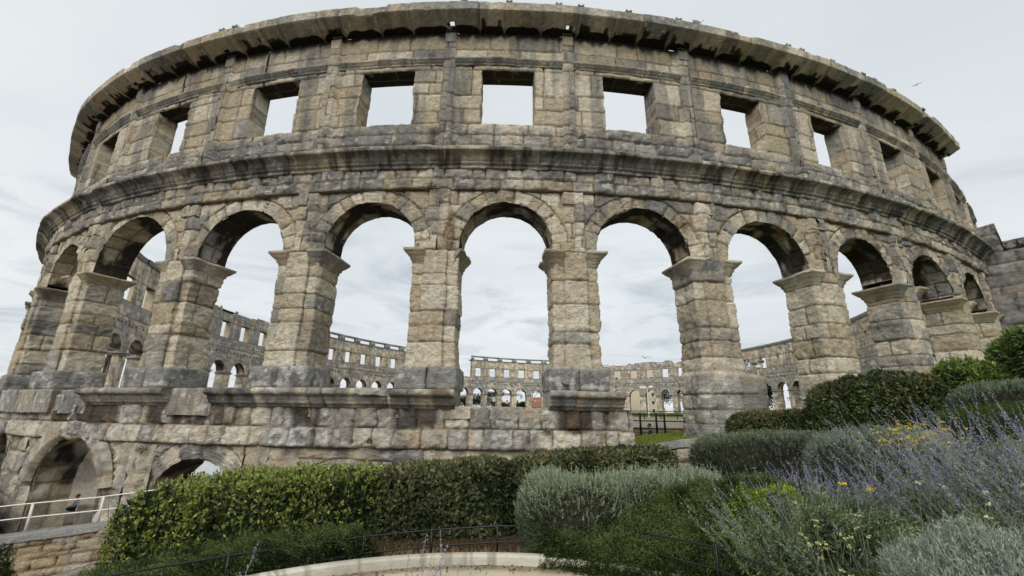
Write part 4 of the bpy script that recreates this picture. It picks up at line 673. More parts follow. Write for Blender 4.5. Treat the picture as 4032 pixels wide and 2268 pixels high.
hedge('photinia_hedge', 'largest dark glossy hedge right of centre in front of the third pier', [seg((6.45, 9.7, .58), (7.15, 9.15, .88), 1.1, -1.0, amp=.10, seed=9, pw=5), seg((7.1, 9.1, .92), (8.0, 8.2, .80), 1.2, -1.1, amp=.10, seed=10, pw=5)], 20000, (.088, .038), ((.030, .044, .015), (.10, .14, .045)), ((.16, .12, .06), .3), depth=.06)
hedge('laurel_bush', 'bright green glossy bush with upright leaf clusters at the upper right', [Vol((9.75, 9.25, .22), (.76, .7, .92), pw=2.6, seed=11, amp=.18)], 9000, (.13, .045), ((.035, .065, .014), (.085, .14, .028)), ((.15, .21, .045), .6), depth=.09, sprigs=300, cat='bush', group='bushes in the garden')
hedge('laurel_bush', 'tallest bright green bush touching the right edge above the clipped hedge', [Vol((10.95, 8.5, .55), (1.2, .9, 1.3), pw=2.8, seed=12, amp=.2)], 13000, (.13, .045), ((.030, .055, .013), (.085, .14, .028)), ((.14, .20, .045), .5), depth=.09, sprigs=300, cat='bush', group='bushes in the garden')
GR1, GR2, GRT = (.085, .11, .06), (.20, .24, .15), (.38, .43, .30)
def fine(name, label, vols, n, leaf, cols, tops, stick=.0, cat='shrub', group='clipped shrubs in the garden', twig=0, twl=(.08, .22), up=.5, corecol=(.03, .03, .02), depth=.04):
    root = thing(name, (0, 0, 0), label, cat, group); mb = MB(); mc = MB(); tot = sum(v.h[0] * v.h[2] + v.h[0] * v.h[1] for v in vols)
    for v in vols:
        k = int(n * (v.h[0] * v.h[2] + v.h[0] * v.h[1]) / tot) // 8; p, nn, d = v.sample(k, depth); dr = nn * .6 + rdir(k) * .45 + np.array([0, 0, up]); dr /= np.linalg.norm(dr, axis=1)[:, None]; ln = rng.uniform(.04, .10, k)
        cl = fbm(p[:, 0] * 3, p[:, 1] * 3, p[:, 2] * 3, 2); upn = np.clip(nn[:, 2] * .7 + .5 * (p[:, 2] - v.c[2]) / v.h[2], 0, 1); t = np.clip(.5 * upn + (cl - .5) * 1.3 + .25 + d * 2.0, 0, 1); base = mix(cols[0], cols[1], t); base = np.where((rng.random(k) < upn * .5)[:, None], np.array(tops), base)
        for j in range(8): q = p + dr * (ln * (j / 7))[:, None]; mb.leaves(q, dr + rdir(k) * .8, rdir(k), leaf[0] * rng.uniform(.7, 1.3, k), leaf[1], base * rng.uniform(.8, 1.2, (k, 1)))
        v.core(mc, .09, corecol)
        if twig:
            kt = int(twig * k * 8 / n); p, nn, d = v.sample(kt, .01); ok = (nn[:, 2] > .1) | (p[:, 2] > v.c[2]); p, nn = p[ok], nn[ok]; kt = len(p); dr = nn * .3 + rdir(kt) * .35 + np.array([0, 0, 1.0]); dr /= np.linalg.norm(dr, axis=1)[:, None]; ln = rng.uniform(*twl, kt); mb.sticks(p, p + dr * ln[:, None], .0035, .002, np.array(tops) * 1.05)
            for j in range(8): q = p + dr * (ln * (.2 + j * .11))[:, None]; mb.leaves(q, dr * .8 + rdir(kt) * .8, rdir(kt), leaf[0], leaf[1], np.array(tops) * rng.uniform(.8, 1.15, (kt, 1)))
    mb.build('foliage', M_SOFT, root); mc.build('dark_core', M_CORE, root); return root
fine('grey_shrub', 'rounded grey green shrub with pale twiggy shoots in front of the long hedge', [Vol((.98, 6.80, -1.42), (.80, .62, .58), pw=2.8, seed=20, amp=.14, rz=-.05), Vol((2.20, 6.78, -1.36), (.95, .62, .56), pw=3.6, seed=21, amp=.11, rz=-.12)], 130000, (.026, .0085), (GR1, GR2), GRT, twig=900)
fine('grey_shrub', 'clipped flat topped grey green hedge beside the low stone garden wall', [seg((3.25, 8.15, -.40), (5.2, 7.25, -.24), 1.15, -1.7, amp=.05, seed=22, pw=5)], 90000, (.028, .009), ((.045, .06, .035), (.12, .15, .09)), (.22, .26, .18), twig=300, twl=(.04, .12))
fine('grey_shrub', 'flat grey topped clipped hedge under the bright bushes at the right edge', [seg((6.85, 6.75, .46), (8.1, 5.75, .62), 1.3, -.6, amp=.05, seed=23, pw=5)], 60000, (.03, .009), ((.03, .045, .024), (.12, .155, .095)), (.23, .28, .19), twig=100, twl=(.03, .08))
fine('clipped_dome', 'dark green clipped dome behind the purple flowers at the right edge', [Vol((6.55, 5.75, -.55), (1.15, .95, .72), pw=2.3, seed=24, amp=.04, rz=-.5)], 70000, (.026, .008), ((.022, .038, .012), (.055, .085, .025)), (.08, .12, .03))
JUN = ((.040, .062, .020), (.14, .19, .06))
def groundcover(name, label, poly, n, zf, hgt, cols, tops, seed, leaf=(.032, .0095), spr=(.09, .20), cat='shrub', group='creeping plants beside the path', m=None):
    """low spreading plant over a patch of ground: sprays that point up and outwards"""
    root = thing(name, (0, 0, 0), label, cat, group); poly = np.array(poly, float); lo, hi = poly.min(0), poly.max(0)
    def inside(x, y):
        c = np.zeros(len(x), bool)
        for i in range(len(poly)):
            (x0, y0), (x1, y1) = poly[i], poly[i - 1]; c ^= ((y0 > y) != (y1 > y)) & (x < (x1 - x0) * (y - y0) / (y1 - y0 + 1e-9) + x0)
        return c
    x, y = rng.uniform(lo[0], hi[0], n * 3), rng.uniform(lo[1], hi[1], n * 3); ok = inside(x, y); x, y = x[ok][:n], y[ok][:n]; k = len(x); edge = np.full(k, 9.)
    for i in range(len(poly)):
        a, b = poly[i - 1], poly[i]; t = np.clip(((x - a[0]) * (b - a)[0] + (y - a[1]) * (b - a)[1]) / ((b - a) @ (b - a)), 0, 1); edge = np.minimum(edge, np.hypot(x - a[0] - t * (b - a)[0], y - a[1] - t * (b - a)[1]))
    mound = hgt * sst(0, .30, edge) * (.45 + .7 * fbm(x * 2.0 + seed, y * 2.0, seed, 2) + .55 * (fbm(x * 6.0 + seed, y * 6.0, seed, 2) - .35)); z = zf(x, y) + mound - rng.exponential(.03, k); gx, gy = x + 1e-2, y; mx = hgt * (fbm((x + .05) * 2.0 + seed, y * 2.0, seed, 2) - fbm((x - .05) * 2.0 + seed, y * 2.0, seed, 2)) * 9
    p = np.stack([x, y, z], 1); th = fbm(x * 1.5, y * 1.5, seed + 2.) * 9; dr = np.stack([np.cos(th) * .5 - mx * .5, -.35 + np.sin(th) * .4, np.full(k, .65)], 1) + rdir(k) * .35; dr /= np.linalg.norm(dr, axis=1)[:, None]; ln = rng.uniform(*spr, k)
    cl = fbm(x * 4, y * 4, seed + 1., 2); t = np.clip((cl - .5) * 2.2 + .35 + (mound / hgt - .7) * 1.3, 0, 1); c = mix(cols[0], cols[1], t); c = np.where((rng.random(k) < .12 + .3 * t)[:, None], np.array(tops), c); mb = MB(); mb.sticks(p, p + dr * ln[:, None], .0025, .0015, c * .7)
    for j in range(10): q = p + dr * (ln * (j / 9.5))[:, None]; mb.leaves(q, dr * .9 + rdir(k) * .75, rdir(k), leaf[0] * rng.uniform(.7, 1.3, k), leaf[1], c * rng.uniform(.8, 1.25, (k, 1)))
    mb.build('foliage', m or M_SOFT, root); g = 26; X, Y = np.meshgrid(np.linspace(lo[0], hi[0], g), np.linspace(lo[1], hi[1], g), indexing='ij'); inn = inside(X.ravel(), Y.ravel()).reshape(g, g); mc = MB()
    ed = np.full(X.shape, 9.)
    for i in range(len(poly)): a, b = poly[i - 1], poly[i]; t = np.clip(((X - a[0]) * (b - a)[0] + (Y - a[1]) * (b - a)[1]) / ((b - a) @ (b - a)), 0, 1); ed = np.minimum(ed, np.hypot(X - a[0] - t * (b - a)[0], Y - a[1] - t * (b - a)[1]))
    mk = inn[:-1, :-1] & inn[1:, 1:] & inn[1:, :-1] & inn[:-1, 1:]
    if mk.any(): mc.grid(np.stack([X, Y, zf(X, Y) + hgt * sst(0, .35, ed) * .25 - .04], -1), (.03, .035, .018), mk); mc.build('dark_core', M_CORE, root)  # dark filler sheet under the sprays, not modelled twigs
    return root
groundcover('creeping_juniper', 'creeping dark juniper spreading over the kerb beneath the grey shrub', [(.3, 6.55), (.35, 6.0), (1.3, 5.70), (2.0, 5.35), (2.3, 4.5), (3.3, 4.2), (3.6, 5.2), (3.2, 6.3), (1.7, 6.4)], 24000, lambda x, y: -1.86 + .62 * sst(4.15, 4.8, np.hypot(np.asarray(x) + .2, np.asarray(y) - 2.1)) + .06 * np.clip(np.asarray(x) - 1, 0, 3), .34, JUN, (.17, .22, .08), 3)
groundcover('creeping_juniper', 'lower creeping juniper at the bottom edge beside the fence end', [(1.75, 4.1), (2.6, 3.2), (3.2, 3.4), (3.3, 4.3), (2.5, 4.6)], 8000, lambda x, y: np.full(np.shape(x), -1.80), .45, JUN, (.12, .16, .055), 5)
groundcover('creeping_juniper', 'long carpet of creeping juniper at the foot of the bright laurel hedge', [(-6.6, 6.9), (-5.9, 5.0), (-5.0, 4.2), (-4.35, 4.6), (-3.0, 5.7), (-2.0, 6.2), (-1.6, 6.5), (-2.0, 7.1), (-2.6, 7.6), (-4.8, 7.2)], 22000, lambda x, y: gz(x, y) + .02, .36, ((.034, .052, .020), (.115, .155, .052)), (.17, .22, .08), 7)
groundcover('creeping_juniper', 'rounded green juniper in the bottom left corner before the golden wall', [(-9.6, 6.0), (-7.4, 5.4), (-6.8, 6.0), (-7.0, 7.3), (-8.0, 8.2), (-9.8, 8.2)], 9000, lambda x, y: np.full(np.shape(x), -2.95), .70, ((.022, .04, .012), (.065, .10, .028)), (.10, .15, .04), 9)
fine('silver_bush', 'silvery blue mounded bush in the bottom right corner', [Vol((2.95, 2.75, -1.38), (.75, .70, .62), pw=2.2, seed=30, amp=.26), Vol((2.2, 3.05, -1.55), (.45, .45, .42), pw=2.2, seed=31, amp=.18)], 150000, (.030, .0055), ((.09, .11, .085), (.24, .28, .22)), (.36, .41, .34), up=.8, twig=1200, twl=(.05, .13), corecol=(.05, .06, .045), cat='bush', group='bushes in the garden', depth=.05)
PUR, PUR2, SAGE1, SAGE2, STEM = (.23, .215, .42), (.41, .40, .57), (.09, .125, .06), (.25, .31, .18), (.42, .45, .37)
def sage(name, label, pts, hts, lean, seed, nfl=26, leafy=.5, m=None, flower=True, rad=.0032, group='purple flowering sage', spread=.35, lcols=(SAGE1, SAGE2)):
    """upright pale stems with side shoots, narrow leaves low down and whorls of small purple flowers above"""
    root = thing(name, (0, 0, 0), label, 'flowering plant', group); n = len(pts); pts = np.array(pts, float); hts = np.array(hts, float); d = rdir(n) * np.array([spread, spread, .1]) + np.array([lean[0], lean[1], 1.0]); d /= np.linalg.norm(d, axis=1)[:, None]; bend = rdir(n) * .14 * np.array([1, 1, .2]) + np.array([lean[0] * .25, lean[1] * .25, 0]); ms, ml, mf = MB(), MB(), MB()
    f = lambda t: pts + d * (hts * t)[:, None] + bend * (hts * t * t)[:, None]
    for k in range(5): ms.sticks(f(np.full(n, k / 5)), f(np.full(n, (k + 1) / 5)), rad * (1 - k / 6), rad * (1 - (k + 1) / 6), np.array(STEM) * rng.uniform(.75, 1.1, (n, 1)))
    br = []
    for k in range(6):      # side shoots
        t0 = rng.uniform(.35, .85, n); a = f(t0); bd = d * .75 + rdir(n) * .6; bd /= np.linalg.norm(bd, axis=1)[:, None]; ln = hts * rng.uniform(.10, .30, n) * (1.1 - t0); b = a + bd * ln[:, None]; ms.sticks(a, b, .0018, .0012, np.array(STEM) * .95); br.append((a, bd, ln, t0))
    for k in range(int(30 * leafy)):
        t = rng.uniform(.05, .80, n); q = f(t); ml.leaves(q, d * .7 + rdir(n) * .8, rdir(n), rng.uniform(.035, .07, n), .014, leafcol(n, lcols[0], lcols[1]))
    if flower:
        for k in range(nfl):
            t = .62 + .38 * (k + rng.random(n) * .5) / nfl; q = f(t); w = .0042 + .003 * rng.random(n)
            for j in range(2): mf.leaves(q + rdir(n) * .005, rdir(n), rdir(n), w * 1.9, w * 1.5, leafcol(n, PUR, PUR2))
        for a, bd, ln, t0 in br:
            ok = (t0 > .5) & (rng.random(n) < .6)
            for k in range(6): q = (a + bd * (ln * (k + 1) / 6)[:, None])[ok]; mf.leaves(q, rdir(len(q)), rdir(len(q)), .010, .008, leafcol(len(q), PUR, PUR2))
    for a, bd, ln, t0 in br:
        for k in range(3): q = a + bd * (ln * rng.random(n))[:, None]; ml.leaves(q, bd + rdir(n) * .6, rdir(n), .030, .006, leafcol(n, SAGE2, STEM))
    ms.build('stems', M_SOFT, root); ml.build('leaves', M_SOFT, root)
    if flower: mf.build('flowers', M_SOFT, root)
    return root
def patch(n, x0, x1, y0, y1, z0=-1.85, zk=.10): x, y = rng.uniform(x0, x1, n), rng.uniform(y0, y1, n); return np.stack([x, y, z0 + zk * (x - 2)], 1)
for lb, poly, n_, z_, h_, sd_ in (('soft green feathery foliage at the base of the purple flowers', [(2.5, 4.4), (3.4, 3.7), (4.6, 3.6), (4.9, 4.8), (4.4, 5.9), (3.0, 5.9), (2.6, 5.3)], 14000, -1.66, .72, 41), ('grey green feathery foliage under the tallest purple clump', [(4.4, 3.2), (5.8, 3.2), (6.0, 5.6), (4.8, 5.7)], 8000, -1.35, .95, 43)):
    groundcover('feathery_perennial', lb, poly, n_, (lambda x, y, z_=z_: np.full(np.shape(x), z_)), h_, ((.08, .12, .05), (.24, .31, .15)), (.36, .43, .26), sd_, leaf=(.036, .009), spr=(.12, .26), group='feathery plants under the sage')
sage('russian_sage', 'pale sage clump leaning left over the lime green leaves', patch(150, 2.55, 3.2, 4.6, 5.5), rng.uniform(.60, 1.2, 150), (-.32, .05), 1, leafy=3.2, lcols=((.09, .14, .045), (.22, .30, .12)), nfl=10, spread=.5)
sage('russian_sage', 'broad purple sage clump before the large dark hedge', patch(380, 3.1, 4.6, 4.8, 6.0), rng.uniform(.7, 1.28, 380), (-.16, .08), 2, leafy=1.7, spread=.5, nfl=32)
sage('russian_sage', 'dense green leaved sage behind the silver bush', patch(200, 2.7, 4.4, 3.5, 4.8), rng.uniform(.5, 1.1, 200), (-.20, .0), 3, leafy=3.6, nfl=3, spread=.55, lcols=((.05, .08, .032), (.14, .19, .085)))
sage('russian_sage', 'tallest purple sage clump against the right edge', patch(460, 4.2, 5.6, 3.0, 4.9), rng.uniform(1.1, 1.95, 460), (-.22, .05), 4, leafy=1.5, spread=.45, nfl=34)
sage('russian_sage', 'far purple sage in front of the dark clipped dome', patch(170, 4.5, 5.6, 5.0, 5.9, -1.7), rng.uniform(.7, 1.15, 170), (-.18, .0), 5, leafy=1.2, spread=.5)
fine('grey_mound', 'soft grey green cushion plant around the yellow flowers', [Vol((4.9, 6.05, -.72), (1.0, .55, .55), pw=2.3, seed=34, amp=.1)], 45000, (.026, .006), ((.09, .12, .08), (.20, .25, .18)), (.27, .32, .25), cat='shrub')
groundcover('lime_spurge', 'lime green leafy plant between the grey shrub and the sage', [(2.35, 5.3), (2.7, 4.9), (3.2, 4.75), (3.4, 5.3), (3.0, 5.8), (2.4, 5.8)], 2600, lambda x, y: np.full(np.shape(x), -1.28), .50, ((.09, .16, .015), (.27, .38, .03)), (.45, .55, .05), 12, leaf=(.035, .016), spr=(.05, .1), group='small flowering plants')
def blooms(name, label, pts, h, r, col, n=14, group='yellow flowers', flat=.3):
    root = thing(name, (0, 0, 0), label, 'flower', group); pts = np.array(pts, float); k = len(pts); d = rdir(k) * .25 + np.array([0, 0, 1.]); tip = pts + d * np.broadcast_to(np.asarray(h, float), (k,))[:, None]
    for idx in ([np.arange(k)] if k > 30 else [np.array([j]) for j in range(k)]):
        ms, mf = MB(), MB(); ms.sticks(pts[idx], tip[idx], .002, .0015, SAGE2); m_ = len(idx)
        for j in range(n): q = tip[idx] + rdir(m_) * np.array([r, r, r * flat]); mf.leaves(q, rdir(m_), np.array([0, 0, 1.]) + rdir(m_) * .5, .015, .013, np.array(col) * rng.uniform(.75, 1.15, (m_, 1)))
        a, b = ms.build('stem' if m_ == 1 else 'stems', M_SOFT, root), mf.build('flower_head' if m_ == 1 else 'flower_heads', M_SOFT, root)
        if m_ > 1: a['kind'] = b['kind'] = 'stuff'
    return root
p = np.stack([rng.normal(4.95, .30, 120), rng.normal(5.55, .16, 120), rng.uniform(-.52, -.30, 120)], 1); blooms('yellow_flowers', 'cluster of golden yellow flowers below the large dark hedge', p, rng.uniform(.1, .3, 120), .022, (.88, .68, .03), 14)
blooms('yellow_flowers', 'two bright yellow flowers above the silver bush', [(3.02, 4.2, -1.0), (3.12, 4.2, -.98)], .35, .03, (.9, .72, .04), 26)
p = np.stack([rng.uniform(2.25, 2.75, 22), rng.uniform(3.5, 3.9, 22), rng.uniform(-1.25, -1.0, 22)], 1); blooms('yarrow', 'small cream yellow flower heads on thin stems left of the silver bush', p, rng.uniform(.1, .3, 22), .016, (.62, .58, .26), 16)
p = np.stack([rng.uniform(2.9, 3.9, 9), rng.uniform(3.0, 3.6, 9), rng.uniform(-.9, -.7, 9)], 1); blooms('yarrow', 'scattered pale flower heads over the top of the silver bush', p, rng.uniform(.1, .28, 9), .014, (.66, .66, .45), 14)
tag(ring(.01, 1.9, -2.2, -1.83, 'planting_bed', M_SOIL, (.10, .065, .04)), kind='structure')
fg = [(-1.92, 2.4, 1.32), (-1.80, 2.42, 1.02)]; sage('sage_stalk', 'two thin silvery stalks in front of the bright laurel hedge', [(a, b, -1.85) for a, b, h in fg], [h for a, b, h in fg], (0, 0), 9, rad=.005, nfl=34, leafy=.1, spread=.05, group='thin foreground stalks')
sage('sage_stalk', 'short bare stalk at the bottom left of the foreground', [(-2.25, 2.55, -1.85)], [1.12], (.03, 0), 10, rad=.005, nfl=10, leafy=.1, spread=.04, group='thin foreground stalks')
n = 13; sage('sage_stalk', 'small spray of lilac flowering stalks over the pale kerb', np.stack([rng.uniform(-.95, -.35, n), rng.uniform(2.75, 3.0, n), np.full(n, -1.85)], 1), rng.uniform(.95, 1.28, n), (.10, 0), 11, nfl=26, leafy=.2, spread=.26, rad=.005, group='thin foreground stalks')
sage('sage_stalk', 'lone thin stalk before the creeping juniper near the fence post', [(-1.62, 2.8, -1.85)], [1.12], (.02, 0), 12, rad=.005, nfl=30, leafy=.1, spread=.04, group='thin foreground stalks')
# dry litter and grass
def grass(name, n, x0, x1, y0, y1, col0, col1, h, fz=gz, cond=None):
    x, y = rng.uniform(x0, x1, n), rng.uniform(y0, y1, n)
    if cond is not None: ok = cond(x, y); x, y = x[ok], y[ok]
    k = len(x); p = np.stack([x, y, fz(x, y) - .01], 1); mb = MB(); mb.leaves(p, rdir(k) * np.array([.5, .5, .1]) + np.array([0, 0, 1.]), rdir(k), rng.uniform(*h, k), .012, leafcol(k, col0, col1)); return tag(mb.build(name, M_SOFT), kind='stuff')
grass('grass', 26000, 3.0, 11, 11.5, 24, (.13, .17, .03), (.28, .32, .07), (.06, .22), cond=lambda x, y: (y > 12.6 - .75 * (x - 2.4)) & ~((y < 17.5) & (x > 6.6) & (x < 9) & (y > 14)))
grass('dry_litter', 9000, -2.6, 1.2, 6.1, 7.9, (.06, .04, .022), (.17, .12, .07), (.02, .06), cond=lambda x, y: np.hypot(x + .2, y - 2.1) > 4.18)
grass('dry_grass', 2500, -1.8, 1.2, 6.35, 7.2, (.22, .14, .07), (.38, .29, .15), (.04, .14), cond=lambda x, y: np.hypot(x + .2, y - 2.1) > 4.3)
# weeds rooted in the masonry
for (s_, o_, z_, sz, lb) in ((.45, .25, -1.1, .22, 'small green weed hanging below the middle of the stone ledge'), (-4.2, .15, .05, .28, 'green weed under the broken ledge left of the middle piers'), (-1.6, .3, -.9, .16, 'tiny weed in the joint above the small stone capital'), (3.8, .15, -.55, .22, 'weed growing between blocks under the right end of the ledge'), (-9.7, .1, -1.35, .24, 'weed beside the capital between the two lower arches'), (-15.4, .25, 8.98, .30, 'dark bush hanging under the first cornice at the left'), (-6.9, .05, 8.65, .2, 'small weed on the band above the third arch from the left'), (-.3, .12, 8.2, .22, 'grey tuft on the capital beside the central arch'), (14.6, -.9, 6.0, .35, 'fern growing inside the arch right of the centre'), (-10.2, -.35, 15.2, .18, 'dark tuft on the high wall left of the top windows')):
    c = WN(s_, o_, z_); k = 170; mb = MB(); q = c + rdir(k) * rng.random((k, 1)) ** .5 * np.array([sz, sz * .5, sz * .55]); mb.leaves(q, rdir(k) + np.array([0, 0, -.2]), rdir(k), .05, .025, leafcol(k, (.03, .05, .015), (.09, .13, .04))); tag(mb.build('wall_weed', M_SOFT), lb, 'weed', 'weeds rooted in the masonry')

# ------------------------------------------------------------------ people, birds, lamps and small things
def skin(name, verts, edges, radii, col, m, parent=None, sub=2):
    me = bpy.data.meshes.new(name); me.from_pydata(verts, edges, []); o = bpy.data.objects.new(name, me); SC.collection.objects.link(o); md = o.modifiers.new('Skin', 'SKIN'); md.use_smooth_shade = True
    for i, r in enumerate(radii): me.skin_vertices[0].data[i].radius = (r if isinstance(r, tuple) else (r, r)); me.skin_vertices[0].data[i].use_root = (i == 0)
    sb = o.modifiers.new('Sub', 'SUBSURF'); sb.levels = sub; sb.render_levels = sub
    dg = bpy.context.evaluated_depsgraph_get(); nm = bpy.data.meshes.new_from_object(o.evaluated_get(dg)); bpy.data.objects.remove(o); at = nm.color_attributes.new('Col', 'FLOAT_COLOR', 'POINT'); at.data.foreach_set('color', np.tile(np.array([*col, 1.0], np.float32), len(nm.vertices)))
    nm.materials.clear(); nm.materials.append(m); q = bpy.data.objects.new(name, nm); SC.collection.objects.link(q)
    for p in nm.polygons: p.use_smooth = True
    if parent: q.parent = parent
    return q
SKINC = (.42, .25, .17)
def seated(loc, rz, label, shirt, trousers, hair=(.10, .05, .03), chair=True, lean=.12):
    """sitting figure facing local -X, knees bent, hands on the thighs"""
    root = thing('person', loc, label, 'person'); root.location = loc; root.rotation_euler = (0, 0, rz)
    V = [(0, 0, .50), (lean * .3 - .02, 0, .70), (lean - .02, 0, .93), (lean - .03, 0, 1.03), (lean - .06, 0, 1.13), (lean - .07, 0, 1.21)]; E = [(0, 1), (1, 2), (2, 3), (3, 4), (4, 5)]; Rr = [.145, .13, .12, .055, .085, .075]
    for sg in (-1, 1):
        b = len(V); V += [(-.02, .10 * sg, .50), (-.44, .12 * sg, .51), (-.47, .12 * sg, .10), (-.60, .13 * sg, .05)]; E += [(0, b), (b, b + 1), (b + 1, b + 2), (b + 2, b + 3)]; Rr += [.10, .062, .045, .04]
        b = len(V); V += [(lean - .02, .20 * sg, .92), (lean * .4 + .02, .25 * sg, .68), (-.22, .17 * sg, .60)]; E += [(2, b), (b, b + 1), (b + 1, b + 2)]; Rr += [.058, .044, .032]
        for f in range(5):
            c = len(V); dy = (f - 2) * .018 if f < 4 else -.035 * sg; V += [(-.29 - (.0 if f < 4 else -.02), .17 * sg + dy, .595), (-.34 if f < 4 else -.30, .17 * sg + dy * 1.2, .578)]; E += [(b + 2, c), (c, c + 1)]; Rr += [.011, .009]
    body = skin('body', V, E, Rr, SKINC, M_PLAIN, root)
    # clothes are slightly larger skins over the same joints
    A = [V[0], V[1], V[2], (lean - .025, 0, .98)]; RA = [.155, .142, .135, .085]; EA_ = [(0, 1), (1, 2), (2, 3)]
    for sg in (-1, 1): b = len(A); A += [(lean - .02, .20 * sg, .92), (lean * .4 + .02, .25 * sg, .69)]; RA += [.07, .058]; EA_ += [(2, b), (b, b + 1)]
    skin('shirt', A, EA_, RA, shirt, M_PLAIN, root)
    B = [(0, 0, .50)]; RB = [.15]; EB_ = []
    for sg in (-1, 1): b = len(B); B += [(-.02, .10 * sg, .50), (-.44, .12 * sg, .51), (-.47, .12 * sg, .14)]; RB += [.108, .074, .056]; EB_ += [(0, b), (b, b + 1), (b + 1, b + 2)]
    skin('trousers', B, EB_, RB, trousers, M_PLAIN, root)
    for sg in (-1, 1): skin('shoe', [(-.45, .12 * sg, .05), (-.56, .125 * sg, .04), (-.66, .13 * sg, .035)], [(0, 1), (1, 2)], [.05, .045, .035], (.02, .02, .02), M_PLAIN, root)
    mb = MB(); hx = lean - .055; mb.rock((hx + .012, 0, 1.205), (.205, .175, .185), hair, seed=2, n=10, amp=.06, pw=2.2); mb.build('hair', M_PLAIN, root)
    mb = MB(); mb.rock((hx - .035, 0, 1.165), (.16, .145, .20), SKINC, seed=3, n=10, amp=.03, pw=2.2); mb.rock((hx - .118, 0, 1.165), (.035, .03, .045), SKINC, n=5, pw=2); mb.build('face', M_PLAIN, body)
    for sg in (-1, 1): mb = MB(); mb.rock((hx - .108, .03 * sg, 1.19), (.014, .022, .012), (.03, .02, .02), n=4, pw=2); mb.build('eye', M_PLAIN, body); mb = MB(); mb.rock((hx - .01, .078 * sg, 1.165), (.035, .016, .05), SKINC, n=5, pw=2); mb.build('ear', M_PLAIN, body)
    mb = MB(); mb.rock((hx - .112, 0, 1.115), (.012, .045, .010), (.25, .09, .07), n=4, pw=2); mb.build('mouth', M_PLAIN, body)
    if chair:
        ch = thing('folding_chair', loc, 'light metal chair carrying the ' + label.split(' ')[0] + ' figure', 'chair'); ch.location = loc; ch.rotation_euler = (0, 0, rz)
        mb = MB(); mb.box((-.10, 0, .345), (.46, .44, .03), (.35, .36, .37)); mb.build('seat', M_PAINT, ch); mb = MB(); mb.box((.20, 0, .66), (.03, .42, .24), (.35, .36, .37)); mb.build('backrest', M_PAINT, ch)
        for x in (-.30, .17):
            for y in (-.2, .2): mb = MB(); mb.tube([(x, y, .0), (x * .9, y, .34)] if x < 0 else [(x + .04, y, .0), (x, y, .34), (x + .03, y, .76)], .012, (.4, .41, .42), 6); mb.build('leg', M_PAINT, ch)
        return root, ch
    return root
_, ch = seated((-26.2, 28.8, -6.32), R(42), 'man in a light blue shirt and dark trousers seated beyond the first lower arch', (.30, .42, .60), (.015, .016, .022), hair=(.16, .07, .035))
ch['label'] = 'metal chair under the man in the light blue shirt'
_, ch = seated((8.0, 26.1, -1.76), R(-10), 'person in a dark blue shirt seated behind the thick black railing posts', (.025, .06, .16), (.38, .24, .15), hair=(.05, .035, .03), lean=.05)
ch['label'] = 'metal chair under the person in the dark blue shirt'
root = thing('person', (11.5, 37, -.4), 'tiny person in a pinkish top walking on the seating tiers', 'person'); Vp = [(0, 0, .95), (0, 0, 1.2), (0, 0, 1.42), (0, 0, 1.52), (0, 0, 1.64), (.11, 0, .9), (.13, .05, .5), (.14, 0, .08), (-.11, 0, .9), (-.13, -.12, .5), (-.12, -.05, .08), (.2, 0, 1.38), (.25, .05, 1.1), (.24, -.06, .88), (-.2, 0, 1.38), (-.26, -.03, 1.1), (-.24, -.1, .88)]
b_ = skin('body', Vp, [(0, 1), (1, 2), (2, 3), (3, 4), (0, 5), (5, 6), (6, 7), (0, 8), (8, 9), (9, 10), (2, 11), (11, 12), (12, 13), (2, 14), (14, 15), (15, 16)], [.14, .12, .12, .05, .09, .09, .06, .045, .09, .06, .045, .055, .042, .03, .055, .042, .03], SKINC, M_PLAIN, root)
skin('shirt', [(0, 0, .95), (0, 0, 1.2), (0, 0, 1.42), (.2, 0, 1.38), (.24, .04, 1.15), (-.2, 0, 1.38), (-.25, -.02, 1.15)], [(0, 1), (1, 2), (2, 3), (3, 4), (2, 5), (5, 6)], [.155, .14, .135, .07, .056, .07, .056], (.55, .25, .24), M_PLAIN, root)
skin('trousers', [(0, 0, .95), (.11, 0, .88), (.13, .05, .5), (.14, 0, .14), (-.11, 0, .88), (-.13, -.12, .5), (-.12, -.05, .14)], [(0, 1), (1, 2), (2, 3), (0, 4), (4, 5), (5, 6)], [.15, .10, .07, .06, .10, .07, .06], (.25, .22, .2), M_PLAIN, root); mb = MB(); mb.rock((0, .01, 1.66), (.19, .21, .20), (.06, .04, .03), n=8, pw=2.2); mb.build('hair', M_PLAIN, root); root.location = (24, 70, -.75)
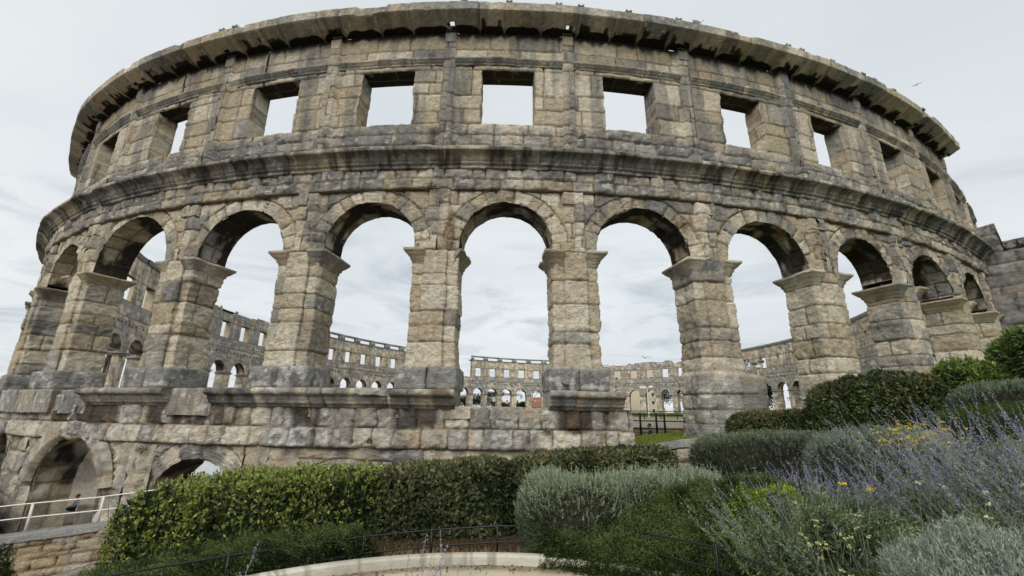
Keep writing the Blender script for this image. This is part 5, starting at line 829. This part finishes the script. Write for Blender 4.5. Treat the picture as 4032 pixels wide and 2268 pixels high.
def bird(name, label, loc, rz, sc, body, wing, fly=False):
    root = thing(name, loc, label, 'bird', 'birds'); root.location = loc; root.rotation_euler = (0, 0, rz); root.scale = (sc,) * 3
    h = [(-.26, 0, .20), (-.12, 0, .22), (.04, 0, .25), (.15, 0, .31), (.20, 0, .40), (.235, 0, .45), (.27, 0, .445)] if not fly else [(-.26, 0, .2), (-.12, 0, .2), (.06, 0, .2), (.16, 0, .2), (.22, 0, .21), (.28, 0, .21), (.3, 0, .2)]
    skin('body', h, [(i, i + 1) for i in range(6)], [.025, .075, .095, .06, .038, .045, .02], body, M_PLAIN, root)
    mb = MB(); e = h[-1]; mb.tube([(e[0], 0, e[2]), (e[0] + .07, 0, e[2] - .012)], [.014, .004], (.6, .42, .08), 6); mb.build('beak', M_PLAIN, root)
    if fly:
        for sg in (-1, 1): mb = MB(); P = np.array([[(.10, .05 * sg, .22), (-.10, .05 * sg, .22)], [(.16, .32 * sg, .36), (-.06, .32 * sg, .35)], [(.06, .62 * sg, .30), (-.04, .62 * sg, .30)], [(-.06, .80 * sg, .22), (-.08, .80 * sg, .22)]]); mb.grid(np.concatenate([P, P[:, ::-1] + np.array([0, 0, -.012])], 1), wing); mb.build('wing', M_PLAIN, root)
    else:
        for sg in (-1, 1):
            mb = MB(); mb.rock((-.08, .075 * sg, .25), (.34, .03, .13), wing, n=8, pw=2.2); mb.build('wing', M_PLAIN, root); mb = MB(); mb.tube([(.02, .03 * sg, .0), (.02, .03 * sg, .18)], .008, (.5, .35, .2), 5); mb.tube([(.0, .03 * sg, .005), (.06, .03 * sg, .005)], .008, (.5, .35, .2), 5); mb.build('leg', M_PLAIN, root)
    mb = MB(); mb.box((-.32, 0, .20), (.16, .07, .02), wing); mb.build('tail', M_PLAIN, root); return root
g = WN(10.5, OU + .55, 16.62); bird('gull', 'grey and white gull standing on the top cornice', (g[0], g[1], g[2]), R(10), 1.15, (.75, .75, .74), (.28, .29, .31))
g = WN(4.35, .35, .76); bird('pigeon', 'dark pigeon resting on the ledge at the foot of the second middle pier', (g[0], g[1], g[2]), R(200), .55, (.05, .055, .065), (.04, .045, .055))
bird('flying_gull', 'gull flying high in the sky at the upper right', (29.85, 26.62, 23.7), R(40), .38, (.55, .55, .55), (.3, .3, .32), True)
bird('flying_gull', 'distant gull flying low beyond the second arch from the middle', (17.67, 57.34, 7.0), R(100), 1.1, (.6, .6, .6), (.35, .35, .36), True)
bird('flying_gull', 'second gull in the upper right sky, the farther of the two', (47.0, 33.0, 24.5), R(60), .45, (.55, .55, .55), (.35, .35, .36), True)
def lamp(name, label, x, y, z0, z1, heads):
    root = thing(name, (x, y, z0), label, 'lamp post', 'lamp posts inside the arena'); mb = MB(); mb.tube([(x, y, z0), (x, y, z0 + .4), (x, y, z1)], [.13, .09, .06], (.62, .62, .60), 8); mb.build('pole', M_PAINT, root)
    for dx, dz in heads: mb = MB(); mb.tube([(x, y, z1 - .05), (x + dx, y, z1 + dz)], .04, (.5, .5, .5), 6); mb.rock((x + dx, y - .1, z1 + dz), (.5, .35, .3), (.12, .12, .13) if dz > .3 else (.75, .75, .72), n=6, pw=5); mb.build('lamp_head', M_PAINT, root)
lamp('lamp_post', 'slim pale lamp post with two small round heads before the far wall', 17.6, 57.3, -1.0, 3.3, ((-.4, .05), (.45, .15)))
lamp('floodlight_mast', 'taller grey floodlight mast with dark heads right of the wide pier', 24.5, 43.47, -1.0, 4.7, ((-.35, .35), (.4, .55), (0, .0)))
# white marquee seen through the second lower arch
root = thing('marquee', (-24.6, 37.6, -6.9), 'white marquee with a pitched roof seen through the second lower arch', 'tent'); x, y, z = -24.4, 38.6, -6.9; WH = (.78, .80, .82)
mb = MB(); mb.box((x, y, z + 1.0), (5, 5, 2.0), WH, .55); mb.build('canvas_wall', M_PLAIN, root); mb = MB(); a = .55; v = [(x + math.cos(a) * i * 2.6 - math.sin(a) * j * 2.6, y + math.sin(a) * i * 2.6 + math.cos(a) * j * 2.6, z + 2.0) for i, j in ((-1, -1), (1, -1), (1, 1), (-1, 1))] + [(x, y, z + 3.1)]; mb.raw(v, [(0, 1, 4, 4), (1, 2, 4, 4), (2, 3, 4, 4), (3, 0, 4, 4)], WH); mb.build('canvas_roof', M_PLAIN, root, False)
# stones by the seated man
for k, (x, y, z, d, rz, lb) in enumerate(((-27.6, 30.0, -6.60, (1.6, 1.1, .75), .4, 'long pale stone slab on the ground in front of the seated man'), (-25.9, 30.0, -6.35, (1.5, 1.2, 1.3), .1, 'dark squared stone block to the right of the seated man'), (-24.6, 28.4, -6.35, (1.2, 1.4, 1.1), .8, 'rough fallen block at the inner corner of the first lower arch'))):
    mb = MB(); mb.rock((x, y, z), d, GREY * (1.7 if k == 0 else .9), seed=k, n=14, amp=.06, pw=10, rz=rz, paint=lambda P, k=k: tone(P[..., 0] + P[..., 1], P[..., 2], np.full(P.shape[:2], .5), np.full(P.shape[:2], .3), np.full(P.shape[:2], .8 - .3 * k), .2 + .2 * k, .3, seed=k)); tag(mb.build('stone_block', M_STONE), lb, 'stone block', 'loose stone blocks')
mb = MB(); c0_ = WN(N_[-4] + 1.2, 1.2, -3.45); c1_ = WN(N_[-3] + 1.4, 1.0, -3.1); a = math.atan2(c1_[1] - c0_[1], c1_[0] - c0_[0]); L_ = float(np.linalg.norm(c1_ - c0_)); mb.rock((c0_ + c1_) / 2, (L_, .5, .42), GREY, seed=5, n=40, amp=.03, pw=14, rz=a, paint=lambda P: tone(P[..., 0] * 2, P[..., 2], np.full(P.shape[:2], .5), np.full(P.shape[:2], .9), fbm(P[..., 0], P[..., 1], 1.), .8, .3, .2, seed=4)); mb.box(((c0_ + c1_) / 2 + np.array([0, .1, -1.9])), (L_ * .97, .4, 3.4), (.27, .23, .18), a); tag(mb.build('ramp_parapet', M_STONE), 'long stone parapet with a thick grey coping crossing the first lower arch', 'parapet')

# ------------------------------------------------------------------ beyond the far wall
def tree(label, x, y, z0, h, w, c0, c1, seed, kind='round', n=2600, leaf=.5, trunk=.3):
    r = np.random.default_rng(seed); root = thing('tree', (x, y, z0), label, 'tree', 'trees beyond the arena'); mt = MB(); top = z0 + h * (.55 if kind != 'cypress' else .9)
    mt.tube([(x, y, z0), (x + .2, y, (z0 + top) / 2), (x - .1, y + .1, top)], [trunk, trunk * .75, trunk * .35], (.12, .09, .06), 8)
    cl = []
    for k in range(16 if kind != 'cypress' else 7):
        a, rr = r.uniform(0, 6.28), r.uniform(0, 1) ** .5
        if kind == 'cypress': c = np.array([x, y, z0 + h * (.2 + .12 * k)]); s = np.array([w * (.5 - .04 * k), w * (.5 - .04 * k), h * .14])
        elif kind == 'pine': c = np.array([x + math.cos(a) * rr * w * .42, y + math.sin(a) * rr * w * .42, z0 + h * r.uniform(.74, .92)]); s = np.array([w * .18, w * .18, h * .07])
        else: c = np.array([x + math.cos(a) * rr * w * .36, y + math.sin(a) * rr * w * .36, z0 + h * r.uniform(.35, .86)]); s = np.array([w * .2, w * .2, h * .13]) * r.uniform(.8, 1.3)
        cl.append((c, s))
        if kind != 'cypress': mt.tube([(x, y, z0 + h * .35), tuple((c + np.array([x, y, z0 + h * .5])) / 2), tuple(c)], [trunk * .4, trunk * .25, .04], (.12, .09, .06), 5)
    mt.build('trunk', M_CORE, root); mb = MB(); m = n // len(cl)
    for c, s in cl:
        d = r.normal(size=(m, 3)); d /= np.linalg.norm(d, axis=1)[:, None]; p = c + d * s * (r.random((m, 1)) ** .4) * 1.05; tt = np.clip(r.random(m) * .5 + .5 * r.random() + .2 * d[:, 2], 0, 1); mb.leaves(p, d + r.normal(size=(m, 3)) * .6, r.normal(size=(m, 3)), leaf * r.uniform(.6, 1.3, m), leaf * .5, mix(c0, c1, tt))
    mb.build('crown', M_TREE, root); return root
DG, MG, LG = (.018, .030, .012), (.045, .065, .022), (.07, .095, .03)
for a in (('dark round tree filling the far arch at the left end of the ruined top', -17.5, 172, 0, 7, 9, DG, MG, 1), ('dark broad tree behind the second far arch of the middle wall', -11.0, 173, 0, 7.5, 9, DG, MG, 2), ('low bushy tree beside the white block behind the third far arch', -4.0, 168, 0, 4.2, 7, DG, LG, 3), ('low green bush tree before the grey gabled house', 3.2, 168, 0, 4.0, 7, DG, MG, 4), ('tall umbrella pine above the red roofs', 10.5, 232, 0, 15, 16, DG, MG, 5, 'pine'), ('wide wooded pine crown at the right of the red roofs', 22, 236, 0, 17, 22, DG, MG, 6, 'pine'), ('slender pine left of the white flats', -8.5, 250, 0, 12, 10, DG, MG, 7, 'pine'),
          ('big dark tree behind the fourth far arch of the ruined stretch', 57, 168, 0, 13, 12, DG, MG, 8), ('second big dark tree behind the last far arch before the wide pier', 66, 163, 0, 13, 12, DG, MG, 9), ('tree crown rising over the pale wall right of the wide pier', 69, 130, 0, 20.3, 9, DG, MG, 10), ('dark shrub tree behind the inner arch at the right', 72, 108, 0, 8.5, 8, DG, MG, 11), ('dark tree filling the arch beside the floodlight mast', 67, 117, 0, 8.5, 8, DG, MG, 14), ('dark low tree between the two inner arches at the right', 76, 101, 0, 8, 8, DG, MG, 15), ('distant tree belt crown left of the umbrella pine', 0, 300, 0, 13, 14, DG, MG, 12, 'pine')): tree(*a)
def house(name, label, x, y, z0, w, d, h, rz, wall, roof, gable=1.6, windows=(), group='houses beyond the arena', flat=False, storeys=None, cols=3):
    root = thing(name, (x, y, z0), label, 'house', group); ca, sa = math.cos(rz), math.sin(rz); T = lambda p: (x + p[0] * ca - p[1] * sa, y + p[0] * sa + p[1] * ca, z0 + p[2]); mb = MB(); mb.box((x, y, z0 + h / 2), (w, d, h), wall, rz)
    if not flat: g = [T(p) for p in ((-w / 2, -d / 2, h), (-w / 2, d / 2, h), (-w / 2, 0, h + gable - .05), (w / 2, -d / 2, h), (w / 2, d / 2, h), (w / 2, 0, h + gable - .05))]; mb.raw(g, [(0, 1, 2, 2), (3, 4, 5, 5)], wall)
    mb.build('wall', M_PLAIN, root, False); mr_ = MB(); o = .35
    if flat: mr_.box((x, y, z0 + h + .12), (w + .5, d + .5, .24), roof, rz)
    else:
        for sg in (-1, 1): v = [T(p) for p in ((-w / 2 - o, sg * (d / 2 + o), h - .2), (w / 2 + o, sg * (d / 2 + o), h - .2), (w / 2 + o, 0, h + gable), (-w / 2 - o, 0, h + gable))]; vv = v + [(a, b, c - .18) for a, b, c in v]; mr_.raw(vv, [(0, 1, 2, 3), (4, 7, 6, 5), (0, 4, 5, 1), (1, 5, 6, 2), (2, 6, 7, 3), (3, 7, 4, 0)], roof)
        mc_ = MB(); mc_.box(T((w * .25, d * .12, h + gable * .9)), (.6, .6, 1.2), (.5, .45, .4), rz); mc_.build('chimney', M_PLAIN, root)
    mr_.build('roof', M_FAR, root, False)
    for st in range(storeys or max(1, int(h // 2.9))):
        for k in range(cols):
            cx = -w / 2 + w * (k + .5) / cols; cz = 1.5 + st * 2.9; mw = MB(); mw.box(T((cx, -d / 2 - .03, cz)), (1.15, .08, 1.45), (.75, .75, .73), rz); f_ = mw.build('window', M_PLAIN, root, False); mp = MB(); mp.box(T((cx, -d / 2 - .08, cz)), (.9, .04, 1.2), (.03, .035, .04), rz); mp.build('pane', M_PAINT, f_, False)
RED = (.27, .12, .08)
house('red_roof_house', 'white house with an orange red tiled roof behind the fifth far arch', 8.5, 180, 0, 9, 8, 2.6, .5, (.5, .49, .46), RED, 2.0)
house('red_roof_house', 'higher white house with a red roof behind the sixth far arch', 15.5, 187, 0, 12, 8, 5.0, -.1, (.70, .69, .68), RED, 1.5)
house('gabled_house', 'small grey house with a shallow gable facing the far arches', .2, 180, 0, 8, 9, 2.8, 1.45, (.40, .39, .34), (.22, .20, .18), 1.3, cols=2)
house('white_house', 'plain white flat roofed block behind the third far arch', -8.4, 196, 0, 7, 6, 6.3, .1, (.55, .55, .54), (.5, .5, .5), flat=True)
house('white_flats', 'cluster of distant white flats under the pines', -2.5, 290, 0, 17, 8, 11, .05, (.78, .78, .78), (.6, .6, .6), flat=True, cols=5)
house('beige_house', 'tall beige house with shuttered windows behind the ruined stretch of the far wall', 48.0, 172, 0, 17, 10, 17.3, -.28, (.58, .50, .38), (.35, .17, .10), 1.2, cols=4)
house('grey_roof_house', 'pale house with a grey roof glimpsed through the window at the right', 88, 112, 0, 14, 10, 12.2, -1.0, (.55, .54, .52), (.24, .25, .26), 1.8)
